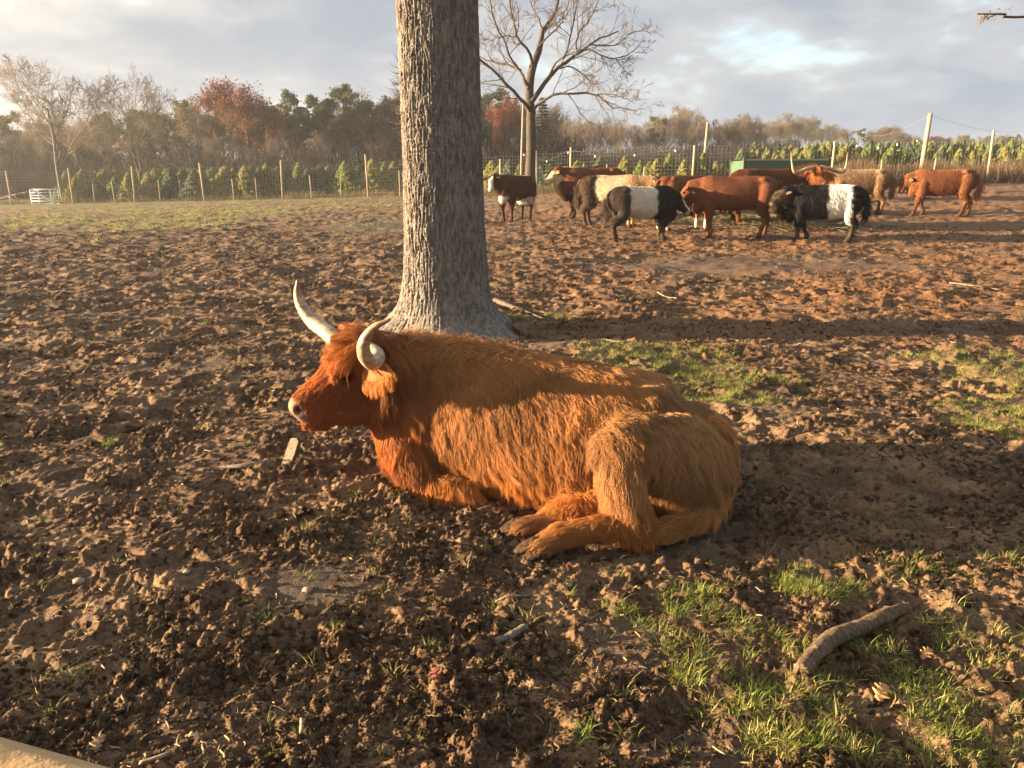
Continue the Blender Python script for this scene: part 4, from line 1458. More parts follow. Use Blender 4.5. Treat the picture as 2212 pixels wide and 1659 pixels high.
def plain(col, dark=0.8, seed=1, legs=None, back=None):
    def f(p, h, hm):
        c = np.asarray(col) * (1 + 0.35 * blot(p, 3.5, seed))[:, None]
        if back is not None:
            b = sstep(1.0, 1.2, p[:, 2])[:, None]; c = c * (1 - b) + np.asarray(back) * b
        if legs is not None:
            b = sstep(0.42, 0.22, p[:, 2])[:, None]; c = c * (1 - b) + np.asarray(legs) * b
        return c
    return f


def coat_whiteface(p, h, hm):
    c = np.array([0.068, 0.027, 0.015]) * (1 + 0.3 * blot(p, 3, 2))[:, None]
    t, l, d = h
    w = hm * np.maximum(sstep(0.075, 0.045, np.abs(l)) * sstep(-0.16, -0.08, d) * sstep(0.02, 0.12, t), sstep(0.72, 0.80, t))
    e = 0.10 * blot(p, 4, 5)
    w = np.maximum(w, sstep(0.66, 0.60, p[:, 2] + e) * (p[:, 2] > 0.44) * (p[:, 0] < 0.42) * (p[:, 0] > -0.75) * (np.abs(p[:, 1]) < 0.34) * 1.0)
    w = np.maximum(w, sstep(0.70, 0.62, p[:, 2] + e) * (p[:, 2] > 0.50) * (p[:, 0] > 0.66))
    w = np.maximum(w, sstep(1.21, 1.235, p[:, 2] + 0.3 * e) * (p[:, 0] < -0.3))
    return c * (1 - w[:, None]) + np.array([0.62, 0.56, 0.47]) * w[:, None]


def coat_bull(p, h, hm):
    c = np.array([0.135, 0.048, 0.022]) * (1 + 0.25 * blot(p, 3, 3))[:, None]
    t, l, d = h
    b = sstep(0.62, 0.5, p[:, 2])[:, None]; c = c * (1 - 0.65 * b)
    w = hm * sstep(0.10, 0.22, t + 0.15 * (d < -0.16))
    w = np.maximum(w, (p[:, 0] > 0.72) * sstep(0.12, 0.07, np.abs(p[:, 1])) * sstep(1.05, 0.9, p[:, 2]))
    w = np.maximum(w, sstep(1.235, 1.25, p[:, 2]) * (p[:, 0] > 0.35) * (p[:, 0] < 0.8))
    return c * (1 - w[:, None]) + np.array([0.60, 0.46, 0.28]) * w[:, None]


def coat_belt(x0, x1, front, rear, white, mudhead=None, faceline=False):
    def f(p, h, hm):
        t, l, d = h
        e = 0.075 * blot(p, 5.5, 8) 
        w = sstep(x0 - 0.035, x0 + 0.035, p[:, 0] + e) * sstep(x1 + 0.035, x1 - 0.035, p[:, 0] + e + 0.12 * (1.2 - p[:, 2]) * 0) * sstep(0.40, 0.46, p[:, 2])
        b = sstep(-0.1, 0.1, p[:, 0])[:, None]
        c = np.asarray(rear) * (1 - b) + np.asarray(front) * b
        c = c * (1 + 0.3 * blot(p, 4, 9))[:, None]
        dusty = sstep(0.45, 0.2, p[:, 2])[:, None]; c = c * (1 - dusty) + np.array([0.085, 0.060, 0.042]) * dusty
        if mudhead is not None:
            c = c * (1 - hm[:, None]) + np.asarray(mudhead) * (1 + 0.8 * blot(p, 7, 4))[:, None] * hm[:, None]
        if faceline:
            w = np.maximum(w, hm * sstep(0.05, 0.025, np.abs(l)) * sstep(-0.09, -0.05, d) * (t > 0.08))
            w = np.maximum(w, hm * sstep(0.86, 0.90, t) * sstep(-0.02, -0.06, d))
        return c * (1 - w[:, None]) + np.asarray(white) * (1 + 0.15 * blot(p, 6, 2))[:, None] * w[:, None]
    return f


def coat_half(p, h, hm):
    e = 0.06 * blot(p, 5, 8)
    b = sstep(-0.40, -0.32, p[:, 0] + e)[:, None]
    cream = np.array([0.60, 0.50, 0.36]) * (1 + 0.15 * blot(p, 4, 3))[:, None]
    tan = np.array([0.55, 0.38, 0.21])
    g = sstep(0.25, 0.6, p[:, 0])[:, None]
    cream = cream * (1 - g) + tan * g
    return np.array([0.085, 0.055, 0.036]) * (1 - b) + cream * b


def coat_red_socks(p, h, hm):
    c = np.array([0.175, 0.066, 0.03]) * (1 + 0.25 * blot(p, 3, 3))[:, None]
    b = (sstep(0.27, 0.22, p[:, 2]))[:, None]
    return c * (1 - b) + np.array([0.58, 0.48, 0.38]) * b


HERD = [
    dict(seed=1, px=1114, py=477, top=377, heading=-118, label='dark brown cow with white face stripe and white belly beside the bare tree', coat=coat_whiteface, muzzle=(0.5, 0.36, 0.3),
         poll=(0.98, -0.24, 1.22), nose=(1.22, -0.10, 0.88), horn=0.16, udder=True, shag=0.022, leg=(0.05, -0.08, 0.08, -0.06)),
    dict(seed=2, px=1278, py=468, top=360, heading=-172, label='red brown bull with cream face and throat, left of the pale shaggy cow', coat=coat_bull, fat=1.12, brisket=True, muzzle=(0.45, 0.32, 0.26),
         poll=(1.02, 0.02, 1.20), nose=(1.32, 0.06, 0.86), shag=0.02, ear=(0.25, 0.12, 0.06)),
    dict(seed=3, px=1320, py=489, top=377, heading=-24, label='shaggy cream cow with dark brown hindquarters behind the front belted cow', coat=coat_half, shag=0.06, strands=12000,
         poll=(1.10, 0.05, 1.12), nose=(1.34, 0.10, 0.80), ear=(0.6, 0.46, 0.3), ear_drop=0.04, group='shaggy cows'),
    dict(seed=4, px=1385, py=519, top=401, heading=14, label='belted cow with dark brown rear, white middle and black front, standing nearest, facing right',
         coat=coat_belt(-0.40, 0.26, (0.014, 0.013, 0.014), (0.075, 0.056, 0.042), (0.74, 0.67, 0.55), faceline=True), shag=0.07, strands=16000, fat=1.08,
         poll=(0.98, 0.03, 1.00), nose=(1.16, -0.18, 0.66), ear=(0.015, 0.014, 0.015), muzzle=(0.5, 0.45, 0.4), leg=(0.04, -0.03, 0.05, -0.12)),
    dict(seed=5, px=1452, py=468, top=382, heading=172, label='black cow almost hidden behind the pale shaggy cow and the red cows', coat=plain((0.016, 0.014, 0.014)), shag=0.04, poll=(1.0, 0, 1.22), nose=(1.25, 0, 0.9)),
    dict(seed=6, px=1478, py=497, top=377, heading=28, label='orange red cow with white socks, its rump beside the belted cow', coat=coat_red_socks, shag=0.022, poll=(1.02, 0, 1.15), nose=(1.28, 0, 0.82)),
    dict(seed=7, px=1583, py=514, top=378, heading=174, label='big smooth chestnut red cow in the middle of the herd facing left', coat=plain((0.15, 0.056, 0.028), seed=5), shag=0.016, fat=1.02,
         poll=(1.02, 0, 1.06), nose=(1.25, -0.05, 0.72), leg=(0.04, -0.06, 0.14, -0.02), muzzle=(0.3, 0.16, 0.12)),
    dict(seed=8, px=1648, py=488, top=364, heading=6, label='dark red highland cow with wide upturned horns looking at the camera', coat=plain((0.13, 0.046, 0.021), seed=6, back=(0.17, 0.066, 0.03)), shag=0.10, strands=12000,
         poll=(0.98, -0.36, 1.30), nose=(1.06, -0.72, 1.0), horn=0.62, fringe=0.34, fringe_col=(0.40, 0.15, 0.05), ear_drop=-0.08, muzzle=(0.42, 0.28, 0.24), woolly=True),
    dict(seed=9, px=1772, py=520, top=398, heading=168, label='black and white belted cow with a muddy woolly head facing left',
         coat=coat_belt(-0.50, -0.02, (0.012, 0.011, 0.012), (0.012, 0.011, 0.012), (0.78, 0.76, 0.72), mudhead=(0.12, 0.09, 0.06)), shag=0.085, strands=18000, fat=1.1,
         poll=(0.98, 0.14, 1.13), nose=(1.22, 0.34, 0.86), fringe=0.14, fringe_col=(0.17, 0.12, 0.08), woolly=True, ear=(0.10, 0.075, 0.05), ear_drop=0.03, leg=(0.05, -0.22, 0.06, -0.04), muzzle=(0.09, 0.07, 0.06)),
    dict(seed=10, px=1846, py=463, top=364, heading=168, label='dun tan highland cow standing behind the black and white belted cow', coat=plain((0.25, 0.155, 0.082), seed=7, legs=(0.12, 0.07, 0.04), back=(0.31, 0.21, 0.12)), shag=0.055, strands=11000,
         poll=(1.05, 0, 1.2), nose=(1.3, -0.05, 0.9), tail=(0.3, 0.18, 0.09)),
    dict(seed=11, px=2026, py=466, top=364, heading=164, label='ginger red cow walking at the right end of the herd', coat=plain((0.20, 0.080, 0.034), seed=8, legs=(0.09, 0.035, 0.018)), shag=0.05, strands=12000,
         poll=(0.98, 0.02, 1.02), nose=(1.10, 0.08, 0.62), leg=(0.16, -0.14, 0.12, -0.14), tail=(0.36, 0.15, 0.05)),
    dict(seed=12, px=1530, py=462, top=377, heading=8, label='dark brown cow whose back shows behind the big chestnut cow', coat=plain((0.07, 0.042, 0.028)), shag=0.04, poll=(1.05, 0, 1.1), nose=(1.25, 0, 0.8)),
]
if 'herd' not in SKIP:
    for sp_ in HERD:
        sp_.setdefault('group', 'cows of the standing herd')
        sp_['group'] = 'cows of the standing herd'
        standing_cow(sp_)
# ------------------------------------------------------------------ branching trees
class Tree:
    def __init__(self, seed):
        self.rng = np.random.default_rng(seed)
        self.b = []                       # (points, radii, level)

    def branch(self, p, d, length, r0, r1, level, seg=6, wob=0.16, up=0.12):
        rng = self.rng
        pts = [np.asarray(p, float)]; d = unit(d)
        for i in range(seg):
            d = unit(d + rng.normal(0, wob, 3) + np.array([0, 0, up]))
            pts.append(pts[-1] + d * length / seg)
        pts = np.array(pts)
        self.b.append((pts, np.linspace(r0, r1, seg + 1), level))
        return pts

    def spawn(self, pts, rad, level, spec):
        """side branches along a parent; spec[level] = (count, angle, length factor, t0, wobble, up, parent length)"""
        if level >= len(spec): return
        rng = self.rng
        cnt, ang, lf, t0, wob, up = spec[level]
        L = np.sum(np.linalg.norm(np.diff(pts, axis=0), axis=1))
        n = max(1, int(round(cnt * (0.8 + 0.4 * rng.random()))))
        for i in range(n):
            t = t0 + (1 - t0) * (i + rng.random()) / n
            q = t * (len(pts) - 1); k = min(int(q), len(pts) - 2)
            p = pts[k] + (pts[k + 1] - pts[k]) * (q - k)
            d = unit(pts[k + 1] - pts[k])
            s = unit(np.cross(d, rng.normal(size=3)))
            a = ang * (0.7 + 0.6 * rng.random())
            r = np.interp(q, np.arange(len(rad)), rad) * 0.55
            ln = L * lf * (0.7 + 0.6 * rng.random()) * (1.15 - 0.55 * t)
            c = self.branch(p, d * math.cos(a) + s * math.sin(a), ln, r, r * 0.25, level + 1, 5, wob, up)
            self.spawn(c, np.linspace(r, r * 0.25, 6), level + 1, spec)

    def meshes(self, mat, twig_mat, cut, name='trunk', rmin=0.004, sides=7):
        mb = MB(); tw = []
        tr = []
        for pts, rad, lv in self.b:
            if rad[0] > cut:
                mb.tube(pts, np.maximum(rad, rmin), sides if rad[0] > 3 * cut else 5, cap=False)
            else:
                tw.append(catmull(pts, 5)); tr.append(np.maximum(np.interp(np.linspace(0, 1, 5), np.linspace(0, 1, len(rad)), rad), rmin))
        trunk = mb.data(name, mat)
        twigs = hair_data('twigs', np.array(tw), np.array(tr), twig_mat) if tw else None
        ends = np.array([p[-1] for p, r, l in self.b if r[0] <= cut * 1.0])
        mids = np.array([p[len(p) // 2] for p, r, l in self.b if r[0] <= cut * 1.0])
        return trunk, twigs, np.concatenate([ends, mids]) if len(ends) else np.zeros((0, 3))


def leaf_cloud(name, centres, per, spread, size, mat, rng, flat=1.0, cap=26000):
    """many small leaf faces round the given centres"""
    n = min(len(centres) * per, cap)
    c = centres[rng.integers(0, len(centres), n)] + rng.normal(0, spread, (n, 3)) * np.array([1, 1, flat])
    a = unit(rng.normal(size=(n, 3))); b = unit(np.cross(a, rng.normal(size=(n, 3))))
    s = size * (0.6 + 0.8 * rng.random((n, 1)))
    V = np.stack([c - a * s, c + b * s * 0.55, c + a * s, c - b * s * 0.55], 1).reshape(-1, 3)
    F = np.arange(n * 4).reshape(-1, 4)
    return mesh_data(name, V, F, mat, False)


def foliage_mat(name, a, b, c, trans=0.25):
    return leafy_mat(name, [(0.15, a), (0.5, b), (0.9, c)], trans, 0.8)


foliage_mat('leaf_red', (0.12, 0.036, 0.020), (0.21, 0.068, 0.034), (0.30, 0.12, 0.06))
foliage_mat('leaf_brown', (0.080, 0.068, 0.036), (0.135, 0.110, 0.060), (0.22, 0.165, 0.09))
foliage_mat('needle', (0.035, 0.058, 0.02), (0.08, 0.105, 0.034), (0.165, 0.165, 0.055))
foliage_mat('dark_needle', (0.015, 0.028, 0.016), (0.03, 0.045, 0.022), (0.05, 0.065, 0.03))
hair_mat('twig', (0.14, 0.11, 0.086), 0.9, 0.5, 0.3)
hair_mat('twig_pale', (0.21, 0.17, 0.135), 0.9, 0.5, 0.3)
hair_mat('twig_brown', (0.062, 0.055, 0.049), 0.9, 0.5, 0.35)
hair_mat('twig_dark', (0.038, 0.035, 0.033), 0.9, 0.5, 0.35)
hair_mat('fir', (0.115, 0.15, 0.042), 0.7, 0.5, 0.45)
hair_mat('fir_blue', (0.06, 0.09, 0.05), 0.7, 0.5, 0.45)
hair_mat('fir_yellow', (0.17, 0.17, 0.05), 0.7, 0.5, 0.45)
hair_mat('dry_weed', (0.16, 0.115, 0.068), 0.9, 0.5, 0.5)
hair_mat('weed_green', (0.15, 0.15, 0.045), 0.9, 0.5, 0.5)

PROTO = {}
REG = []                                  # things named by their place between landmarks
ZONES = [(128, 'left of the large pale tree'), (305, 'between the large pale and rounded bare trees'), (547, 'between the rounded bare tree and red oak'),
         (752, 'between the red oak and tallest pine'), (960, 'between the tallest pine and big trunk'), (1147, 'between the big trunk and slender bare tree'),
         (1519, 'between the slender tree and thin pole'), (1990, 'between the thin pole and thick pole'), (9999, 'right of the thick pole')]
ORD = 'first second third fourth fifth sixth seventh eighth ninth tenth eleventh twelfth thirteenth fourteenth fifteenth sixteenth seventeenth eighteenth nineteenth twentieth'.split()
ORD += ['twenty-' + w for w in ORD[:9]]


def name_by_place():
    cells = {}
    for px, what, o in REG:
        z = next(t for lim, t in ZONES if px < lim)
        cells.setdefault((what, z), []).append((px, o))
    for (what, z), it in cells.items():
        it.sort(key=lambda q: q[0])
        for i, (px, o) in enumerate(it):
            if len(it) == 1: o['label'] = what + ' ' + z
            elif i < 29: o['label'] = ORD[i] + ' ' + what + ' from the left ' + z
            else: o['label'] = 'one of the last ' + what + ' ' + z




def make_proto(kind):
    """returns (height, [(name, data)]) for a kind of tree, trunk first"""
    if kind in PROTO: return PROTO[kind]
    base, var = kind.rsplit('_', 1); seed = int(var) * 31 + len(base) * 7 + ord(base[0])
    rng = np.random.default_rng(seed)
    t = Tree(seed)
    parts = []
    if base in ('bare', 'pale', 'red', 'brownleaf'):
        H = 10.0
        tr = t.branch((0, 0, -0.2), (0.04, 0, 1), H * 0.60, 0.135, 0.05, 0, 9, 0.05, 0.1)
        sp = [(9, 0.75, 0.72, 0.30, 0.13, 0.12), (6, 0.66, 0.60, 0.2, 0.16, 0.09), (7, 0.62, 0.58, 0.15, 0.2, 0.05), (7, 0.62, 0.65, 0.15, 0.22, 0.03)]
        t.spawn(tr, np.linspace(0.135, 0.05, 10), 0, sp)
        trunk, twigs, ends = t.meshes(MATS['pale_bark' if base == 'pale' else 'branch_bark'], MATS['twig_pale' if base == 'pale' else 'twig'], 0.014, rmin=0.0075)
        parts = [('trunk', trunk), ('crown', twigs)]
        if base == 'red': parts.append(('foliage', leaf_cloud('foliage', ends, 12, 0.22, 0.085, MATS['leaf_red'], rng, cap=15000)))
        if base == 'brownleaf': parts.append(('foliage', leaf_cloud('foliage', ends, 5, 0.25, 0.075, MATS['leaf_brown'], rng, cap=6500)))
    elif base == 'pine':
        H = 10.0
        tr = t.branch((0, 0, -0.2), (0.03, 0.02, 1), H * 0.93, 0.17, 0.05, 0, 9, 0.04, 0.08)
        sp = [(15, 1.05, 0.30, 0.42, 0.15, 0.10), (5, 0.7, 0.5, 0.35, 0.2, 0.08)]
        t.spawn(tr, np.linspace(0.17, 0.05, 10), 0, sp)
        trunk, twigs, ends = t.meshes(MATS['branch_bark'], MATS['twig'], 0.018, rmin=0.01)
        parts = [('trunk', trunk), ('twigs', twigs), ('crown', leaf_cloud('crown', ends, 90, 0.20, 0.10, MATS['needle'], rng, 0.6, 12000))]
    elif base == 'spruce':
        H = 10.0
        tr = t.branch((0, 0, -0.2), (0, 0, 1), H, 0.16, 0.02, 0, 8, 0.01, 0.05)
        cc = []
        for z in np.linspace(1.0, 9.7, 26):
            L = 2.4 * (1 - z / 10.2) + 0.15
            for a in rng.random(9) * 6.283:
                q = np.linspace(0.25, 1, 5)
                cc.append(np.stack([np.cos(a) * L * q, np.sin(a) * L * q, z - 0.22 * L * q ** 1.5 + 0.10 * L * q ** 3], 1))
        trunk, twigs, ends = t.meshes(MATS['branch_bark'], MATS['twig'], 0.01)
        parts = [('trunk', trunk), ('crown', leaf_cloud('crown', np.concatenate(cc), 11, 0.10, 0.10, MATS['dark_needle'], rng, 0.5, 13000))]
    elif base == 'scrub':
        H = 4.0; ps = []
        for i in range(16):
            a = rng.random() * 6.283
            tr = t.branch((0.5 * math.cos(a), 0.5 * math.sin(a), -0.1), (0.35 * math.cos(a), 0.35 * math.sin(a), 1), H * (0.5 + 0.5 * rng.random()), 0.025, 0.006, 0, 6, 0.14, 0.05)
            t.spawn(tr, np.linspace(0.025, 0.006, 7), 0, [(9, 0.7, 0.45, 0.15, 0.2, 0.05), (4, 0.6, 0.5, 0.2, 0.22, 0.0)])
        trunk, twigs, ends = t.meshes(MATS['branch_bark'], MATS['twig_brown'], 0.022, rmin=0.008)
        parts = [('stems', trunk), ('crown', twigs)]
    H = float(np.percentile(np.concatenate([b[0][-1:] for b in t.b])[:, 2], 99.3))
    PROTO[kind] = (H, parts)
    return PROTO[kind]


def put_tree(kind, px, top, d, label, wide=1.0, name='tree', group=None, rz=None, sink=0.0):
    H, parts = make_proto(kind)
    g = at_ground(px, d)
    zt = P(px, top, d)[2]
    h = zt - g[2]
    o = empty(name, tuple(g - np.array([0, 0, sink])), rz if rz is not None else (px * 1.7) % 6.28)
    k = h / H
    o.scale = (k * wide, k * wide, k)
    for nm, data in parts: link(nm, data, o)
    tag(o, label, 'tree' if name != 'bush' else 'bush', group)
    return o


def build_treeline():
    L = 'trees of the wood beyond the fence'
    # the ones that stand out, left to right: kind, column, top, distance, width, label
    T_ = [('pale_1', 128, 120, 56, 1.05, 'large pale leafless tree at the far left behind the fence'),
          ('bare_1', 305, 153, 60, 0.95, 'leafless tree with a rounded crown, second from the left edge'),
          ('red_1', 547, 182, 72, 1.08, 'rust red leaved oak standing out of the wood left of the trunk'),
          ('pine_1', 632, 203, 78, 1.0, 'dark green pine right beside the rust red oak'),
          ('pine_2', 676, 212, 80, 1.0, 'pine with a small round green top, second right of the red oak'),
          ('pine_1', 752, 186, 74, 1.25, 'tallest broad pine in the wood, left of the big trunk'),
          ('brownleaf_1', 805, 205, 74, 0.9, 'olive brown oak between the tallest pine and the big trunk'),
          ('pine_2', 392, 222, 76, 0.95, 'thin pine just right of the leafless rounded tree'),
          ('brownleaf_2', 445, 213, 74, 0.95, 'brownish oak with sparse leaves left of the rust red oak'),
          ('bare_2', 845, 215, 80, 0.8, 'grey leafless tree touching the left side of the big trunk'),
          ('pine_1', 1058, 196, 74, 1.2, 'pine showing just right of the big trunk'),
          ('red_1', 1102, 214, 70, 0.62, 'dark red tree behind the slender bare tree'),
          ('spruce_1', 1172, 212, 78, 0.9, 'dark pointed spruce right of the slender bare tree'),
          ('pine_2', 1414, 254, 112, 0.9, 'small green pine above the herd, alone among bare trees')]
    for k, px, top, d, w, lab in T_:
        put_tree(k, px, top, d, lab, w, group=None)
    rng = np.random.default_rng(77)
    # the rest of the wood
    def fill(x0, x1, step, top_fn, d0, d1, kinds, label, grp, w=(0.8, 1.15), row='tall'):
        x = x0
        while x < x1:
            k = kinds[rng.integers(0, len(kinds))]
            tp = top_fn(x) + rng.normal(0, 9)
            o = put_tree(k, x, tp, d0 + (d1 - d0) * rng.random(), label, w[0] + (w[1] - w[0]) * rng.random(), group=grp, name='bush' if k.startswith('scrub') else 'tree')
            kd = {'bare': 'leafless tree', 'brownleaf': 'brown leaved tree', 'pine': 'green pine', 'red': 'orange tree', 'scrub': 'brown bush'}[k.rsplit('_', 1)[0]]
            REG.append((x, row + ' ' + kd, o))
            x += step * (0.6 + 0.8 * rng.random())
    lt = lambda x: np.interp(x, [-200, 0, 60, 200, 330, 480, 640, 860, 1000], [240, 245, 255, 262, 258, 240, 235, 228, 235])
    fill(-480, 1000, 26, lt, 74, 92, ['bare_1', 'bare_2', 'brownleaf_1', 'pine_2', 'bare_3', 'pine_1'], 'tree in the mixed wood beyond the fence, left half of the picture', 'trees of the left wood')
    fill(-150, 1000, 58, lambda x: lt(x) + 40, 68, 74, ['brownleaf_2', 'bare_3', 'bare_2', 'pine_2'], 'lower tree at the front edge of the left wood', 'front trees of the left wood', row='low')
    rt = lambda x: np.interp(x, [1000, 1190, 1300, 1480, 1560, 1700, 1800, 1900, 2000, 2300], [215, 252, 255, 246, 266, 264, 278, 290, 298, 296])
    fill(1020, 1195, 22, lambda x: 222, 78, 90, ['bare_1', 'bare_2', 'brownleaf_1', 'pine_2'], 'tree in the wood just right of the big trunk', 'trees right of the trunk')
    fill(1190, 1640, 15, rt, 105, 135, ['bare_1', 'bare_2', 'bare_3', 'brownleaf_2', 'bare_1'], 'leafless brown tree in the wood behind the herd', 'bare wood behind the herd', (0.7, 1.0), row='grey')
    fill(1560, 2330, 15, rt, 150, 210, ['brownleaf_1', 'brownleaf_2', 'bare_2', 'pine_1', 'brownleaf_1', 'brownleaf_2'], 'far brown tree in the wood on the right horizon', 'far wood on the right', (1.0, 1.5), row='far')
    fill(1900, 2330, 24, lambda x: rt(x) + 8, 215, 240, ['red_1', 'brownleaf_1', 'brownleaf_2'], 'far orange brown tree on the right horizon', 'far orange trees on the right', (1.2, 1.8), row='farthest')
    # scrub in front of the wood
    fill(-420, 1000, 18, lambda x: 336, 62, 70, ['scrub_1', 'scrub_2'], 'brown leafless bush along the edge of the left wood', 'bushes along the left wood', (1.1, 1.8), row='leafless')
    fill(1010, 1640, 19, lambda x: 326, 88, 100, ['scrub_1', 'scrub_2'], 'brown leafless bush along the wood behind the herd', 'bushes behind the herd', (1.1, 1.8), row='leafless')
    # dark undergrowth inside the wood
    def under(name, x0, x1, d0, d1, n, h, label):
        px = x0 + (x1 - x0) * rng.random(n); d = d0 + (d1 - d0) * rng.random(n)
        u = (px - 1106) / FPX / (CT + (829.5 - 369) / FPX * ST)
        p = np.stack([u * d, d, terrain(u * d, d)], 1)
        ln = h * (0.25 + 0.75 * rng.random(n))
        nn = np.tile([0, 0, 1.0], (n, 1))
        pts = grow(p, unit(rng.normal(size=(n, 3)) * [1, 1, 0.1]), nn + rng.normal(0, 0.35, (n, 3)), ln, rng, 6, 0.25, 0.05, 0.12, 0, 1)
        o = link(name, hair_data(name, pts, np.linspace(0.045, 0.012, 6) * (d1 / 80.0), MATS['twig_dark']))
        tag(o, label, 'undergrowth', kind='stuff')
    under('undergrowth', -560, 1250, 66, 95, 14000, 4.8, 'dark tangled undergrowth in the left wood')
    under('undergrowth', 1150, 1720, 100, 140, 6000, 3.2, 'brown tangled undergrowth in the wood behind the herd')


def build_mid_tree():
    bark_mat('dark_bark', (0.05, 0.041, 0.034), (0.105, 0.088, 0.072))
    """slender bare tree behind the herd"""
    dd = 33.0
    c = at_ground(1147, dd)
    root = empty('bare_tree', tuple(c))
    tag(root, 'slender leafless tree with spreading crooked limbs just right of the big trunk', 'tree')
    t = Tree(5); rng = t.rng

    def pl(z, d0=0.0, d1=0.0, n=14):
        q = []
        for i, (x, y) in enumerate(z):
            f = i / max(1, len(z) - 1)
            q.append(P(1017.5 + x * 0.2988, y * 0.2988, dd + d0 + (d1 - d0) * f) - c)
        return catmull(q, n)
    limbs = [([(432, 1420), (432, 1150), (434, 900), (425, 750), (430, 600), (445, 480), (500, 330), (520, 220), (560, 170), (620, 80), (650, -60), (690, -200)], 0, 0.6, 0.285, 0.035),
             ([(428, 800), (385, 745), (310, 660), (200, 550), (80, 440), (-20, 380), (-90, 340)], 0, -2.2, 0.10, 0.03),
             ([(415, 640), (370, 540), (330, 490), (240, 460), (130, 440), (40, 400)], 0, 1.6, 0.085, 0.025),
             ([(345, 505), (290, 430), (240, 300), (180, 180), (150, 50), (130, -80)], 0.3, -1.0, 0.06, 0.02),
             ([(445, 470), (400, 350), (330, 260), (320, 190), (290, 80), (280, -40), (260, -160)], 0, -1.5, 0.075, 0.02),
             ([(330, 260), (230, 260), (140, 290), (70, 280)], -0.6, 0.4, 0.045, 0.015),
             ([(438, 740), (520, 620), (600, 520), (700, 440), (800, 370), (860, 320), (950, 270), (1060, 220)], 0, 1.8, 0.115, 0.03),
             ([(770, 390), (760, 300), (790, 220), (850, 150), (900, 50), (960, -60)], 1.0, 2.0, 0.055, 0.018),
             ([(820, 360), (880, 370), (940, 400), (1030, 420), (1150, 390), (1220, 330)], 1.1, 0.2, 0.05, 0.014),
             ([(980, 410), (1060, 440), (1100, 490), (1145, 540)], 0.8, 0.4, 0.03, 0.01),
             ([(640, 495), (740, 485), (830, 560), (930, 600)], 0.7, -0.8, 0.045, 0.012),
             ([(560, 580), (600, 470), (690, 380), (730, 200), (760, 60), (800, -80)], 0.2, -1.6, 0.06, 0.018),
             ([(445, 800), (520, 730), (620, 680), (740, 672), (920, 690), (1000, 760), (1090, 780), (1180, 800)], 0, -2.0, 0.075, 0.016),
             ([(900, 690), (960, 680), (1060, 690), (1190, 745)], -1.4, -2.4, 0.035, 0.010),
             ([(520, 220), (480, 120), (430, 20), (400, -120)], 0.2, 1.0, 0.045, 0.014),
             ([(860, 320), (960, 330), (1080, 310), (1180, 230), (1290, 225)], 1.3, 2.2, 0.04, 0.010),
             ([(500, 330), (560, 260), (640, 180), (680, 90), (720, -30)], 0.2, -0.9, 0.05, 0.015)]
    for z, d0, d1, r0, r1 in limbs:
        r0 *= 0.85; r1 *= 0.8
        p = pl(z, d0, d1, 18 if len(z) > 8 else 13)
        p[1:] += rng.normal(0, 0.02, p[1:].shape)
        rr = np.linspace(r0, r1, len(p))
        if len(z) > 8:
            rr = np.interp(np.linspace(0, 1, len(p)), [0, 0.12, 0.45, 0.6, 1], [0.25, 0.205, 0.165, 0.10, 0.025])
        t.b.append((p, rr, 0))
        if len(z) > 8:
            t.spawn(p[9:], rr[9:] * 0.5, 0, [(9, 0.8, 0.28, 0.1, 0.2, 0.06), (6, 0.7, 0.5, 0.15, 0.22, 0.04), (4, 0.6, 0.5, 0.2, 0.24, 0.02)])
        else:
            t.spawn(p, np.minimum(rr, 0.04), 0, [(9, 0.8, 0.40, 0.22, 0.2, 0.07), (6, 0.7, 0.48, 0.15, 0.22, 0.04), (4, 0.6, 0.5, 0.2, 0.24, 0.02)])
    trunk, twigs, ends = t.meshes(MATS['dark_bark'], MATS['twig'], 0.017, rmin=0.0045, sides=10)
    link('trunk', trunk, root); link('twigs', twigs, root)


# ------------------------------------------------------------------ young conifers
def fir_data(seed, mat):
    rng = np.random.default_rng(seed)
    n = 3000
    z = 0.06 + 0.94 * rng.random(n) ** 1.25
    a = rng.random(n) * 6.283
    lay = 1 + 0.22 * np.sin(z * 38 + 2 * np.sin(a * 3 + seed))
    rmax = 0.36 * (1 - z) ** 0.82 * lay * (1 + 0.22 * np.sin(a * 2 + seed) + 0.12 * np.sin(a * 5 + z * 9)) + 0.012
    r = rmax * (0.35 + 0.65 * rng.random(n) ** 0.5)
    p = np.stack([np.cos(a) * r, np.sin(a) * r, z - 0.03], 1)
    out = np.stack([np.cos(a), np.sin(a), 0.55 + 0.6 * z], 1)
    pts = grow(p, out * [1, 1, 0], unit(out + rng.normal(0, 0.28, (n, 3))), 0.055 + 0.06 * (1 - z) + 0.03 * rng.random(n), rng, 4, 0.1, 0.0, 0.08, 0, 1)
    lead = np.array([[[0, 0, 0.9 + 0.05 * i] for i in range(4)]]) + rng.normal(0, 0.004, (3, 4, 3))
    pts = np.concatenate([pts, lead])
    return hair_data('crown', pts, np.array([0.015, 0.015, 0.012, 0.005]), MATS[mat])


